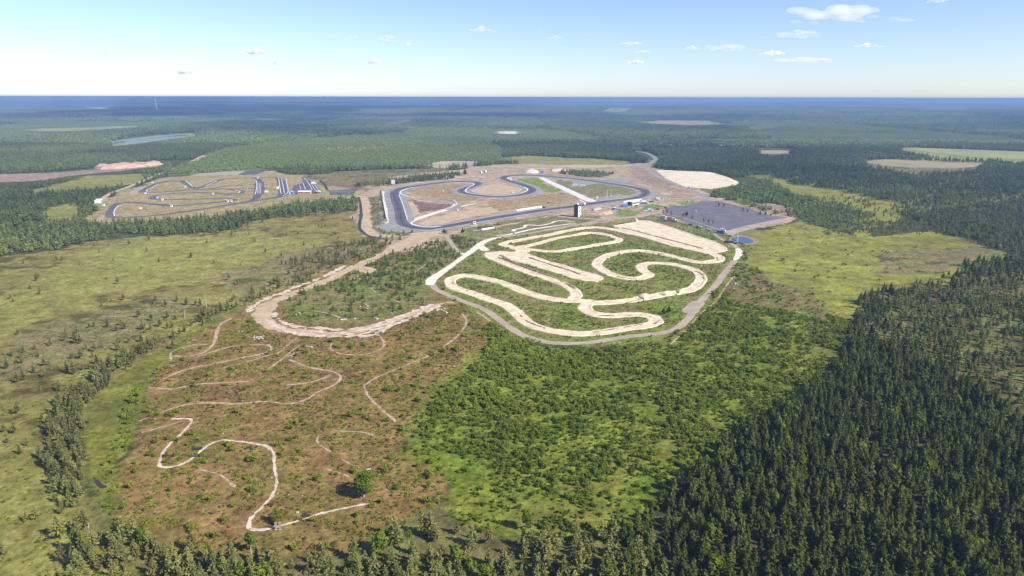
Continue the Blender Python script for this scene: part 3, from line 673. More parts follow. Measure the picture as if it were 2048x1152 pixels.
# ------------------------------------------------------------------ small builder for things
class MB:
    """collects boxes, cylinders and prisms and links them as one mesh"""
    def __init__(s): s.V, s.F, s.M, s.m = [], [], [], 0
    def _add(s, V, F):
        b = len(s.V); s.V += [tuple(v) for v in V]; s.F += [tuple(b + i for i in f) for f in F]; s.M += [s.m] * len(F); return s
    def box(s, x0, x1, y0, y1, z0, z1, rz=0, c=(0, 0), bev=0.0):
        if bev:                                                     # chamfered upright edges and top
            b = bev; P = [(x0 + b, y0), (x1 - b, y0), (x1, y0 + b), (x1, y1 - b), (x1 - b, y1), (x0 + b, y1), (x0, y1 - b), (x0, y0 + b)]
            V = [(x, y, z0) for x, y in P] + [(x, y, z1 - b) for x, y in P]
            cx, cy = (x0 + x1) / 2, (y0 + y1) / 2
            V += [(x + (b if x < cx else -b) * (abs(x - cx) > 1e-9), y + (b if y < cy else -b), z1) for x, y in P]
            F = [tuple(range(7, -1, -1)), tuple(range(16, 24))] + [(i, (i + 1) % 8, 8 + (i + 1) % 8, 8 + i) for i in range(8)] + [(8 + i, 8 + (i + 1) % 8, 16 + (i + 1) % 8, 16 + i) for i in range(8)]
        else:
            V = [(x0, y0, z0), (x1, y0, z0), (x1, y1, z0), (x0, y1, z0), (x0, y0, z1), (x1, y0, z1), (x1, y1, z1), (x0, y1, z1)]
            F = [(0, 3, 2, 1), (4, 5, 6, 7), (0, 1, 5, 4), (1, 2, 6, 5), (2, 3, 7, 6), (3, 0, 4, 7)]
        if rz:
            k, q = math.cos(rz), math.sin(rz); V = [(c[0] + (x - c[0]) * k - (y - c[1]) * q, c[1] + (x - c[0]) * q + (y - c[1]) * k, z) for x, y, z in V]
        return s._add(V, F)
    def prism(s, prof, y0, y1):
        """profile in x,z swept along y"""
        n = len(prof); V = [(x, y0, z) for x, z in prof] + [(x, y1, z) for x, z in prof]
        return s._add(V, [tuple(range(n)), tuple(range(2 * n - 1, n - 1, -1))] + [(i + n, (i + 1) % n + n, (i + 1) % n, i) for i in range(n)])
    def cyl(s, a, b, r0, r1=None, n=8):
        a, b = Vector(a), Vector(b); r1 = r0 if r1 is None else r1
        z = (b - a).normalized(); x = z.orthogonal().normalized(); y = z.cross(x)
        V = [a + (x * math.cos(6.2832 * i / n) + y * math.sin(6.2832 * i / n)) * r0 for i in range(n)] + [b + (x * math.cos(6.2832 * i / n) + y * math.sin(6.2832 * i / n)) * r1 for i in range(n)]
        return s._add(V, [tuple(range(n - 1, -1, -1)), tuple(range(n, 2 * n))] + [(i, (i + 1) % n, n + (i + 1) % n, n + i) for i in range(n)])
    def build(s, name, mat, parent=None):
        me = bpy.data.meshes.new(name); me.from_pydata(s.V, [], s.F); me.update()
        for m in (mat if isinstance(mat, (list, tuple)) else [mat]): me.materials.append(m)
        me.polygons.foreach_set('material_index', np.array(s.M, np.int32))
        return obj(name, me, parent)
def heading(a, b):
    p, q = g1(*a), g1(*b); return math.atan2(q[1] - p[1], q[0] - p[0])
def stand(name, at, rz, label, cat, group=None):
    p = g1(*at); return tag(empty(name, (p[0], p[1], .12), rz), label, cat, group)
def copy_tree(o, parent=None):
    c = o.copy(); SC.collection.objects.link(c)
    if parent is not None: c.parent = parent
    for ch in list(o.children): copy_tree(ch, c)
    return c

WHITE = plain('white_paint', (.78, .78, .77), .6); OFFW = plain('off_white_sheet', (.68, .66, .63), .7); NAVY = plain('navy_cladding', (.035, .045, .075), .5)
BLUE = plain('blue_paint', (.04, .16, .42), .45); SKYB = plain('light_blue_sheet', (.22, .48, .72), .5); GLASS = plain('window_glass', (.03, .04, .05), .15)
GREY = plain('grey_concrete', (.40, .39, .38), .9); DGREY = plain('dark_roof', (.085, .085, .095), .7); METAL = plain('grey_metal', (.45, .46, .47), .45, .6); RED = plain('dark_red_sheet', (.27, .035, .055), .6)
PINK = plain('faded_red_sheet', (.62, .24, .24), .7); ORANGE = plain('orange_brown_wall', (.50, .235, .11), .8); YELLOW = plain('yellow_sheet', (.75, .66, .12), .6); BLACK = plain('black_rubber', (.025, .025, .027), .8)
WOODM = plain('weathered_wood', (.30, .24, .18), .9, var=.25); TANW = plain('pale_timber', (.55, .44, .32), .85); ROCK = plain('pale_rock', (.42, .395, .37), .95, var=.25, scale=1.5); PURP = plain('purple_grey_canvas', (.30, .27, .38), .8); CARD = plain('dark_car_paint', (.03, .032, .038), .3)

# control tower
t = stand('control_tower', (1154.5, 433.5), R(50), 'dark navy and white square control tower beside the main straight', 'tower')
MB().box(-2.6, 2.6, -2.6, 2.6, 0, 12.2).build('wall', NAVY, t)
MB().box(-3.0, 3.6, -3.6, 3.0, 12.2, 12.55).build('roof', DGREY, t)
f = MB().box(-2.35, 2.35, -2.75, -2.61, .4, 11.2).build('facade_panel', WHITE, t)
for z in (2.4, 5.6, 8.8):
    w = MB().box(-1.1 - .2 * (z > 5), .5, -2.85, -2.76, z, z + 1.5).build('window', GLASS, t)
    MB().box(-1.5, .9, -2.90, -2.76, z - .14, z).build('sill', GREY, w)
for z in (2.6, 5.9, 9.2):
    w = MB().box(-2.72, -2.61, -2.0, 2.0, z, z + 1.3).build('window', plain('dim_green_glass', (.10, .12, .10), .2), t)
    for y in (-1.0, 0, 1.0): MB().box(-2.78, -2.73, y - .06, y + .06, z, z + 1.3).build('mullion', NAVY, w)
m = MB()
for x in (-2.8, -.5, 1.5, 3.4):
    for y in (-3.4, 2.8): m.cyl((x, y, 12.55), (x, y, 13.5), .05)
for y in (-3.4, 2.8): m.cyl((-2.8, y, 13.5), (3.4, y, 13.5), .05)
for x in (-2.8, 3.4): m.cyl((x, -3.4, 13.5), (x, 2.8, 13.5), .05)
m.build('railing', METAL, t)
MB().box(-1, .8, -.8, 1.0, 12.55, 14.0, bev=.1).build('roof_hatch', OFFW, t)
MB().cyl((1.6, 1.5, 12.55), (1.6, 1.5, 17), .06, .03).build('antenna', METAL, t)
MB().box(.9, 2.0, -2.84, -2.76, .12, 2.2).build('door', DGREY, t)

# pit building and its neighbours
h_ = heading((1259, 411.5), (1282, 406.5))
t = stand('pit_building', (1268, 409.5), h_, 'long pit building with dark end wall and white glazed front', 'building')
MB().box(-9, 8, -1.8, 3.2, 0, 4.2).build('wall', NAVY, t)
MB().box(-9.3, 8.3, -2.6, 3.5, 4.2, 4.5).build('roof', OFFW, t)
fr = MB()
fr.box(-6.5, 8, -1.95, -1.81, 0, .9).box(-6.5, 8, -1.95, -1.81, 3.2, 4.1)
for x in np.arange(-6.5, 8.0, 2.4): fr.box(x, x + .35, -1.98, -1.81, 0, 4.1)
fr.build('front_frame', WHITE, t)
for x in np.arange(-6.1, 7.0, 2.4): MB().box(x, x + 2.0, -1.9, -1.815, .95, 3.15).build('window', GLASS, t)
def container(at, rz, L_, H_, mat, label, name='shipping_container', roof=None, W_=2.5, group=None):
    t = stand(name, at, rz, label, 'container', group)
    m = MB().box(-L_ / 2, L_ / 2, -W_ / 2, W_ / 2, .1, H_)
    for x in np.arange(-L_ / 2 + .3, L_ / 2 - .2, .55): m.box(x, x + .25, -W_ / 2 - .05, -W_ / 2 + .01, .25, H_ - .15).box(x, x + .25, W_ / 2 - .01, W_ / 2 + .05, .25, H_ - .15)
    m.build('body', mat, t)
    MB().box(-L_ / 2 - .04, L_ / 2 + .04, -W_ / 2 - .07, W_ / 2 + .07, H_, H_ + .08).build('roof', roof or mat, t)
    for y in (-W_ / 4, W_ / 4):
        d = MB().box(L_ / 2 + .005, L_ / 2 + .06, y - W_ / 4 + .08, y + W_ / 4 - .04, .2, H_ - .15).build('door', roof or mat, t)
        MB().cyl((L_ / 2 + .1, y, .3), (L_ / 2 + .1, y, H_ - .3), .03).build('lock_bar', METAL, d)
    return t
container((1249, 414), h_ - .5, 7, 3.2, BLUE, 'tall blue container with light blue end beside the pit building', roof=SKYB)
container((1229.5, 419), h_, 6, 2.2, BLUE, 'low blue container with pale roof nearest the sand heap', roof=OFFW)
container((1084, 346), .2, 5, 3, BLUE, 'small blue container beside the white heap behind the circuit')
container((1458, 485.5), -.25, 8, 1.4, NAVY, 'low dark blue container by the pond')
container((195, 406.5), .1, 7.5, 3.2, WHITE, 'white container standing at the far left corner of the kart track')
container((198, 400.5), .1, 6, 1.6, OFFW, 'low white container behind the white one at the kart track corner')
def tent(at, rz, w, d, h, mat, roof, label):
    t = stand('event_tent', at, rz, label, 'tent')
    MB().prism([(-w / 2 - .2, h * .62), (w / 2 + .2, h * .62), (0, h)], -d / 2 - .2, d / 2 + .2).build('roof', roof, t)
    MB().box(-w / 2, w / 2, d / 2 - .1, d / 2, .05, h * .62).box(-w / 2, -w / 2 + .1, -d / 2, d / 2 - .1, .05, h * .62).build('side_wall', mat, t)
    for x in (-w / 2 + .1, w / 2 - .1): MB().cyl((x, -d / 2 + .1, 0), (x, -d / 2 + .1, h * .62), .06).build('pole', METAL, t)
tent((1287, 408), h_, 4.5, 4, 4.2, SKYB, WHITE, 'white roofed blue tent at the end of the pit building')
tent((1293, 407), h_, 4, 3.5, 3.2, PURP, PURP, 'purple grey canvas tent beside the blue tent')
tent((632.5, 387), .05, 5, 4, 4.2, PINK, PINK, 'faded red tent beside the kart clubhouse')
tent((639, 386.5), .05, 3, 3, 3.4, SKYB, OFFW, 'pale blue tent next to the faded red one')
tent((1295.5, 409), h_, 2.2, 2, 2.4, TANW, OFFW, 'small beige stall in front of the purple grey tent')
# low long wall of the pit lane
t = stand('pit_wall', (1265, 402.5), heading((1240, 406), (1292, 398)), 'long low white pit wall between track and pit building', 'wall')
MB().box(-17, 17, -.2, .2, 0, 1.5).build('wall', WHITE, t); MB().box(-17, 17, -.3, .3, 1.5, 1.62).build('coping', GREY, t)

# vehicles
def car(at, rz, mat, label, name='parked_car'):
    t = stand(name, at, rz, label, 'car', 'vehicles parked around the circuit')
    MB().prism([(-2.1, .35), (2.1, .35), (2.15, .75), (1.2, .95), (-2.0, 1.0), (-2.15, .7)], -.85, .85).build('body', mat, t)
    MB().prism([(-1.7, .98), (1.0, .93), (.35, 1.45), (-1.3, 1.47)], -.74, .74).build('windows', GLASS, t)
    MB().box(-1.25, .3, -.70, .70, 1.462, 1.50).build('roof', mat, t)
    for x in (-1.3, 1.35):
        for s in (-1, 1): MB().cyl((x, s * .68, .33), (x, s * .90, .33), .33, n=10).build('wheel', BLACK, t)
    return t
def van(at, rz, mat, label, L_=5.6, H_=2.5, name='parked_van'):
    t = stand(name, at, rz, label, 'van', 'vehicles parked around the circuit')
    MB().prism([(-L_ / 2, .4), (L_ / 2, .4), (L_ / 2, 1.1), (L_ / 2 - .9, 1.45), (L_ / 2 - 1.6, H_), (-L_ / 2, H_)], -1.0, 1.0).build('body', mat, t)
    MB().prism([(L_ / 2 - .85, 1.46), (L_ / 2 - .80, 1.5), (L_ / 2 - 1.46, H_ - .15), (L_ / 2 - 1.55, H_ - .15)], -.9, .9).build('windscreen', GLASS, t)
    for s in (-1.02, 1.0): MB().box(L_ / 2 - 2.4, L_ / 2 - 1.65, s, s + .02, 1.4, H_ - .3).build('window', GLASS, t)
    for x in (-L_ / 2 + 1.0, L_ / 2 - 1.0):
        for s in (-1, 1): MB().cyl((x, s * .80, .38), (x, s * 1.04, .38), .38, n=10).build('wheel', BLACK, t)
    return t
van((1299.5, 421.5), .2, SKYB, 'light blue van with white front on the road below the lawn', 6, 2.8)
car((1290.5, 422.5), .1, WHITE, 'white car right behind the light blue van')
car((1301, 422.6), 2.6, OFFW, 'off white car parked against the light blue van')
car((1316, 419.5), .25, CARD, 'black car at the edge of the lawn below the pit building')
car((1331, 417), -.2, CARD, 'black car where the lawn meets the car park')
car((1298.5, 405), .3, CARD, 'dark car beside the tents')
car((1304, 404.5), -.4, CARD, 'dark car standing alone right of the tents')
car((1273, 412.3), h_, CARD, 'dark car in front of the pit building')
van((1327, 436), -.5, OFFW, 'off white van behind the dark red trailer')
van((1346, 440.5), -.5, WHITE, 'white van in front of the dark red trailer')
car((1364, 446), -.4, WHITE, 'white car beside the yellow box trailer')
car((1381, 451), -.45, CARD, 'black car alone on the lower car park lane')
car((1396, 455.3), -.45, CARD, 'dark car with white van close behind, lower car park lane')
car((1399, 455), -.45, WHITE, 'white car touching a dark one on the lower lane')
car((1417, 460.5), -.5, WHITE, 'white car alone near the corner of the car park')
van((1441.5, 467), -.5, BLUE, 'blue truck at the bottom corner of the car park', 7, 2.8)
van((1446, 463), -.5, WHITE, 'white van behind the blue truck at the car park corner', 5)
van((628, 368), .1, WHITE, 'white van at the far edge of the kart paddock', 6.5, 3)
van((534, 385.5), .2, OFFW, 'pale van on the grass between the kart straights', 5)
van((962, 346), 1.9, WHITE, 'nearer of two long white trucks behind the circuit', 9, 3)
van((970.5, 344), 1.9, WHITE, 'farther of two long white trucks behind the circuit', 9, 3)
car((1378, 376), 2.4, WHITE, 'white car on the approach road by the sand field')
car((1489, 507), 1.2, CARD, 'dark car beside the bend of the white road')
# trailers
def box_trailer(at, rz, mat, frame, L_, H_, label):
    t = stand('box_trailer', at, rz, label, 'trailer')
    MB().box(-L_ / 2, L_ / 2, -1.2, 1.2, .7, H_, bev=.08).build('body', mat, t)
    m = MB()
    for x in (-L_ / 2 - .08, L_ / 2 - .12):
        m.box(x, x + .2, -1.32, -1.21, .6, H_ + .1)
    m.box(-L_ / 2 - .08, L_ / 2 + .08, -1.30, -1.21, H_ + .1, H_ + .3).box(-L_ / 2, L_ / 2, -1.30, -1.21, .5, .7)
    m.build('frame', frame, t)
    for s in (-1, 1): MB().cyl((-.4, s * .9, .4), (-.4, s * 1.18, .4), .4, n=10).build('wheel', BLACK, t)
    MB().cyl((L_ / 2, 0, .6), (L_ / 2 + 1.2, 0, .5), .06).build('drawbar', METAL, t)
box_trailer((1338, 440.5), -.1, RED, WHITE, 5.2, 3.3, 'dark red box trailer framed in white at the car park edge')
box_trailer((1357, 445.5), -.3, YELLOW, YELLOW, 2.6, 2.9, 'small yellow box trailer by the car park edge')
t = stand('long_shed', (973, 458), heading((958, 459.5), (989, 454.5)), 'long low shed with dark roof and white front below the straight', 'shed')
MB().box(-8, 8, -1.7, 1.7, 0, 1.4).build('wall', WHITE, t); MB().prism([(-8.2, 1.41), (8.2, 1.41), (8.2, 1.6), (-8.2, 2.4)], -1.9, 1.9).build('roof', NAVY, t)
MB().box(5, 7, -1.78, -1.71, .1, 1.2).build('door', GREY, t)
for k, (x, y) in enumerate(((1313.5, 399), (1318, 400))):
    t = stand('white_hut', (x, y), .2, ('left', 'right')[k] + ' one of two white huts on the dry grass by the paddock', 'hut')
    MB().box(-1, 1, -1, 1, 0, 2.6).build('wall', WHITE, t); MB().prism([(-1.2, 2.6), (1.2, 2.6), (1.2, 2.7), (-1.2, 3.0)], -1.2, 1.2).build('roof', OFFW, t); MB().box(-.4, .4, -1.06, -1.005, .05, 2).build('door', DGREY, t)
# kart clubhouse and cabin
t = stand('kart_clubhouse', (609.5, 388), .03, 'long orange brown clubhouse with white roof beside the kart paddock', 'building')
MB().box(-8, 8, -2.5, 2.5, 0, 3.2).build('wall', ORANGE, t); MB().prism([(-8.3, 3.2), (8.3, 3.2), (8.3, 3.35), (-8.3, 3.35)], -3.0, 0).prism([(-8.3, 3.355), (8.3, 3.355), (8.3, 3.9), (-8.3, 3.9)], -.5, 3.0).build('roof', WHITE, t)
for x in (-6, -3, 3, 6): MB().box(x - .7, x + .7, -2.56, -2.505, 1.1, 2.3).build('window', GLASS, t)
MB().box(-.6, .6, -2.56, -2.505, .05, 2.2).build('door', WOODM, t)
t = stand('blue_cabin', (583, 388), .03, 'bright blue cabin with white door left of the kart clubhouse', 'cabin')
MB().box(-2.8, 2.8, -2, 2, 0, 3.0).build('wall', plain('bright_blue_boards', (.05, .26, .55), .6), t); MB().prism([(-3, 3.0), (3, 3.0), (3, 3.2), (0, 3.9), (-3, 3.2)], -2.2, 2.2).build('roof', SKYB, t)
MB().box(-2.2, -1.0, -2.06, -2.005, .05, 2.3).build('door', WHITE, t); MB().box(.6, 2.0, -2.06, -2.005, 1.0, 2.1).build('window', GLASS, t)
t = stand('inflatable_gate', (555.5, 378), .3, 'yellow and white start shelter beside the kart straight', 'shelter')
MB().box(-1.6, 1.4, -1.2, 1.2, .1, 1.8, bev=.15).build('base', YELLOW, t); MB().prism([(-2.4, 1.8), (1.8, 1.8), (1.8, 3.2), (.4, 3.4)], -1.4, 1.4).build('roof', WHITE, t)
# marshal posts: small white huts round the kart track
def marshal(at, label, s=1.0, group='white marshal huts around the kart track'):
    t = stand('marshal_hut', at, .2, label, 'hut', group)
    MB().box(-1.0, 1.0, -.8, .8, .3, 2.0).build('wall', WHITE, t); MB().box(-1.2, 1.2, -1.0, 1.0, 2.0, 2.15).build('roof', OFFW, t); MB().box(-.7, .7, -.86, -.805, 1.1, 1.7).build('window', GLASS, t)
    t.scale = (s, s, s); return t
for x, y, lab in ((207.5, 412.5, 'white marshal hut behind the big kart hairpin'), (305, 367, 'white marshal hut at the top left of the kart track'), (371, 375, 'white marshal hut inside the upper kart loop'), (291, 388.5, 'white marshal hut below the narrow left kart hairpin'), (426.5, 389.5, 'white marshal hut in the middle kart infield'), (325, 401.5, 'white marshal hut under the central left kart hairpin'), (343.5, 414.5, 'white marshal hut by the lower kart straight'), (456, 404, 'left one of two white huts at the right kart hairpin'), (463, 403.5, 'right one of two white huts at the right kart hairpin'), (281, 418.5, 'white marshal hut on the lower kart infield'), (515.5, 357.5, 'white hut at the top of the kart straight')):
    marshal((x, y), lab, 1.1)
for x, y, lab, s in ((949, 449, 'white flag marshal hut below the long main straight', 1.3), (872, 359.5, 'white marshal hut on the far bend near the tree row', 1.5), (1026, 386, 'dark windowed white hut inside the sandy infield', 1.2), (1021, 359, 'white marshal hut outside the far left hairpin', 1.4), (916, 422, 'white marshal hut on the link between white roads', .9), (1194, 396.5, 'white hut at the fork of the concrete road', 1.1), (886, 383, 'white marshal hut on the dry infield', .9)):
    marshal((x, y), lab, s, 'white marshal huts around the race circuit')
# billboard
t = stand('billboard', (786.5, 371), -.15, 'large blank white billboard on posts at the corner of the circuit', 'billboard')
MB().box(-2.6, 2.6, -.1, .1, 2.2, 7.8).build('panel', WHITE, t)
for x in (-2, 2): MB().cyl((x, .25, 0), (x, .25, 7.6), .12).build('post', METAL, t)
# boards along the straight
a_, b_ = g1(1033, 423), g1(1084, 415.5); hb = math.atan2(b_[1] - a_[1], b_[0] - a_[0])
for k in range(11):
    p = a_ + (b_ - a_) * (k + .5) / 11
    t = tag(empty('barrier_board', (p[0], p[1], .1), hb), 'white board in the row along the main straight' if k not in (5, 6, 8) else 'white board with yellow band in the row along the straight', 'board', 'boards along the main straight')
    L_ = np.linalg.norm(b_ - a_) / 11 * .47
    MB().box(-L_, L_, -.12, .12, .2, 2.1).build('panel', OFFW if k % 3 else WHITE, t)
    if k in (5, 6, 8): MB().box(-L_ * .8, L_ * .8, -.17, -.125, .9, 1.7).build('yellow_band', YELLOW, t)
    for x in (-L_ * .8, L_ * .8): MB().box(x - .08, x + .08, .13, .5, 0, 1.5).build('post', METAL, t)
t = stand('timing_hut', (1097, 414), .1, 'small timing hut on stilts at the end of the boards', 'hut')
for x in (-1.4, 1.4):
    for y in (-1, 1): MB().cyl((x, y, 0), (x, y, 3), .1).build('leg', METAL, t)
MB().box(-1.7, 1.7, -1.3, 1.3, 3, 3.2).build('deck', WOODM, t); MB().box(-1.4, 1.4, -1, 1, 3.2, 5.2).build('wall', plain('grey_boards', (.35, .34, .33), .8), t); MB().box(-1.7, 1.7, -1.3, 1.3, 5.2, 5.4).build('roof', DGREY, t); MB().box(-1.1, 1.1, -1.05, -1.005, 4, 4.9).build('window', GLASS, t)
car((1088, 416.5), .3, CARD, 'dark car at the end of the row of boards')
# masts and poles
def pole(at, h, name, label, group, r=.1, top='lamp', cat='pole', mat=None):
    t = stand(name, at, .3, label, cat, group)
    MB().cyl((0, 0, 0), (0, 0, h), r, r * .6).build('pole', mat or METAL, t)
    MB().cyl((0, 0, 0), (0, 0, .4), r * 2.5, r * 2.5).build('base', GREY, t)
    if top == 'lamp':
        a = MB().cyl((0, 0, h - .05), (1.4, 0, h + .25), r * .5).build('arm', METAL, t); MB().box(1.2, 2.0, -.18, .18, h + .18, h + .34).build('lamp_head', OFFW, a)
    elif top == 'ball': MB().cyl((0, 0, h), (0, 0, h + .25), r * 1.6, r * .6).build('finial', WHITE, t)
for k, (x, y) in enumerate(((1204, 361.5), (1208, 361.3), (1212, 361), (1216, 360.4), (1220.5, 360), (1224.5, 359.5), (1228.5, 359), (1232.5, 358.3), (1236.5, 357.6))):
    pole((x, y), 7.0, 'flagpole', 'bare pale flagpole in the row on the grey square', 'row of bare flagpoles', .14, 'ball', 'flagpole', TANW)
pole((1214.5, 395.5), 9, 'light_mast', 'left one of two tall white masts on the infield edge', 'tall white masts', .16, 'ball', 'mast', WHITE)
pole((1222, 395), 9.5, 'light_mast', 'right one of two tall white masts on the infield edge', 'tall white masts', .16, 'ball', 'mast', WHITE)
for x, y, lab in ((1210, 400.5, 'lamp post at the start line by the pit exit'), (1231.5, 406, 'lamp post in front of the pit wall'), (1122, 418, 'lamp post on the straight left of the tower'), (1138.5, 411.5, 'lamp post on the straight behind the tower'), (1390, 436, 'lamp post in the middle of the car park'), (1473, 443, 'lamp post at the lower right of the car park'), (1320, 421, 'lamp post beside the black car on the lawn'), (1318, 433, 'lamp post by the young trees at the car park entry')):
    pole((x, y), 6, 'lamp_post', lab, 'lamp posts of the circuit', .1, 'lamp', 'lamp post')
for x, lab in ((1473.5, 'left one of two thin white masts by the pond'), (1476, 'right one of two thin white masts by the pond')):
    pole((x, 487), 7.0, 'pond_mast', lab, 'thin masts by the pond', .12, 'ball', 'mast', WHITE)
t = stand('water_pump', (1472, 488), .4, 'dark water pump with hose drum at the edge of the pond', 'pump')
MB().box(-1.3, 1.1, -.7, .7, .4, 1.5, bev=.1).build('housing', BLACK, t); MB().cyl((1.2, -.6, .8), (1.2, .6, .8), .6, n=14).build('hose_drum', METAL, t)
for x in (-.8, .7):
    for s in (-1, 1): MB().cyl((x, s * .55, .35), (x, s * .8, .35), .35, n=10).build('wheel', BLACK, t)
# guard rails
def rail(pts, label):
    q = smooth(gnd(pts), sub=8); m, b = MB(), MB()
    t = tag(empty('guard_rail', (0, 0, .1)), label, 'guard rail', 'guard rails of the circuit')
    for k in range(len(q) - 1):
        d = q[k + 1] - q[k]; L_ = np.linalg.norm(d); a = math.atan2(d[1], d[0]); c = (q[k] + q[k + 1]) / 2
        b.box(c[0] - L_ / 2 - .02, c[0] + L_ / 2 + .02, c[1] - .06, c[1] + .06, .45, .85, a, c)
    s_ = q[::1]
    for (x, y) in s_: m.cyl((x, y, 0), (x, y, .9), .07, n=5)
    b.build('beam', METAL, t); m.build('post', METAL, t)['kind'] = 'stuff'
rail([(868, 460.5), (905, 456), (950, 447.5), (1000, 438.5), (1060, 429), (1110, 421)], 'grey guard rail below the main straight')
rail([(905, 448), (950, 439.5), (1000, 430.5), (1030, 425)], 'grey guard rail along the sandy side of the main straight')
rail([(1300, 385), (1292, 377), (1265, 370), (1220, 363.5), (1170, 356.5), (1120, 351.5), (1075, 348), (1035, 347.5)], 'grey guard rail outside the far side of the circuit')
rail([(770, 383), (800, 372.5), (835, 367), (870, 363.5), (910, 359.5), (945, 359.5)], 'grey guard rail outside the bend by the tree row')
# far radio mast
p = g1(315, 229.5); t = tag(empty('radio_mast', (p[0], p[1], float(hill(p[0], p[1]))), 0), 'tall thin white radio mast rising out of the far forest', 'mast')
m = MB()
for q in range(3): m.cyl((1.6 * math.cos(q * 2.094), 1.6 * math.sin(q * 2.094), 0), (1.1 * math.cos(q * 2.094), 1.1 * math.sin(q * 2.094), 112), .45, n=5)
m.build('lattice_leg', WHITE, t)
m = MB()
for z in np.arange(4, 110, 6):
    for q in range(3): m.cyl((1.5 * math.cos(q * 2.094), 1.5 * math.sin(q * 2.094), z), (1.4 * math.cos((q + 1) * 2.094), 1.4 * math.sin((q + 1) * 2.094), z + 6), .22, n=4)
m.build('bracing', OFFW, t); MB().cyl((0, 0, 112), (0, 0, 120), .4, .15).build('aerial', WHITE, t)
# farm buildings near the horizon
for k, (x, y, w, hh, mt) in enumerate(((1119, 207.5, 26, 10, WHITE), (1127, 206.5, 30, 14, OFFW), (1133, 207, 24, 9, WHITE), (1142, 206.5, 34, 12, OFFW), (1113, 206, 20, 9, WHITE), (1158, 208, 28, 9, OFFW), (575, 221, 20, 8, WHITE), (838, 241, 16, 7, OFFW), (1504, 275, 14, 5, WHITE), (1018, 266.5, 34, 4, WHITE))):
    lab = ['small white farmhouse in the far village cluster', 'large grey barn highest in the far village', 'white farmhouse beside the large far barn', 'long grey barn at the village end', 'white house at the near side of the far village', 'low barn outside the far village', 'lone white house in the shaded far forest', 'pale shed beside the far peat field', 'white shed in a gap of the forest', 'long white greenhouse in the clearing beyond the circuit'][k]
    p = g1(x, y); t = tag(empty('farm_building', (p[0], p[1], float(hill(p[0], p[1]))), RNG.uniform(-.5, .5)), lab, 'building', 'far farm buildings')
    MB().box(-w / 2, w / 2, -5, 5, 0, hh).build('wall', mt, t); MB().prism([(-w / 2 - .6, hh), (w / 2 + .6, hh), (w / 2 + .6, hh + .4), (-w / 2 - .6, hh + .4)], -5.8, 5.8).build('roof', GREY, t)

# tyre wall, banks, blocks
t = tag(empty('tyre_wall', (0, 0, 0)), 'dark tyre wall along the outside of the white run-off strip', 'tyre wall')
q = smooth(gnd([(761, 384), (763, 396), (766, 412), (769, 428), (771, 438)]), sub=10); m = MB()
for (x, y) in q[::1]:
    for z in (.15, .75, 1.35): m.cyl((x, y, z), (x, y, z + .55), .75, n=9)
m.build('tyre_stack', plain('dark_tyres', (.03, .035, .06), .85), t)
ditch = Field(.7)
ditch.stroke([(717, 394), (721, 410), (722, 432), (719, 448), (720, 458), (730, 468), (745, 474), (768, 478)], 3.2).stroke([(640, 361), (648, 368), (655, 380)], 4).stroke([(184, 950), (192, 960), (202, 972), (214, 975)], [.6, 1.6, 1.8, .8])
ditch.solve().rough(.9, 5).sheet('ditch', plain('dark_ditch_peat', (.030, .024, .020), .7), .06)
heap = Field(.8); heap.poly([(1050, 345.5), (1056, 339.5), (1066, 338), (1076, 342), (1079, 346), (1064, 347.5)])
heap.solve().rough(2, 6).sheet('white_gravel_heap', CHALK, .1, lambda X, Y, f: .33 * np.clip(f, 0, 6))
heap = Field(.8); heap.poly([(1190, 429), (1200, 425), (1222, 422), (1225, 427), (1212, 431.5)])
heap.solve().rough(1.5, 6).sheet('sand_heap', BUFF, .1, lambda X, Y, f: .38 * np.clip(f, 0, 5))
heap = Field(.8); heap.poly([(883, 464.5), (891, 460.5), (902, 462), (905, 466), (895, 469)])
heap.solve().rough(1.5, 4).sheet('rubble_heap', RIDGE, .1, lambda X, Y, f: .5 * np.clip(f, 0, 4))
t = stand('earth_bank', (1194, 419.5), heading((1183, 422), (1208, 416)), 'long grey concrete spectator step beside the sand heap', 'step')
MB().box(-8, 8, -1.2, 1.2, 0, 1.4).build('lower_step', GREY, t); MB().box(-8, 8, .1, 1.2, 1.4, 2.3).build('upper_step', plain('brown_concrete', (.27, .22, .19), .9), t)
for k, (x, y, rz) in enumerate(((1149, 371, .9), (1164, 372.5, .9))):
    t = stand('concrete_ramp', (x, y), rz, ('left', 'right')[k] + ' of two grey concrete ramps on the gravel infield', 'ramp')
    MB().prism([(-5.5, 0), (5.5, 0), (2.5, 2.4), (-2.5, 2.4)], -2.0, 2.0).build('ramp', GREY, t); MB().box(-2.4, 2.4, -2.2, -2.005, .3, 2.9).build('side_wall', plain('dark_concrete', (.22, .215, .21), .9), t)
t = stand('grey_ramp', (1136, 348.5), .5, 'grey sloping deck standing before the small wood', 'ramp')
MB().prism([(-5, 0), (5, 0), (-5, 3.2)], -3.0, 3.0).build('deck', plain('blue_grey_deck', (.26, .27, .29), .7), t); MB().box(-5.15, -5.005, -3.1, 3.1, 0, 3.4).build('back_wall', DGREY, t)

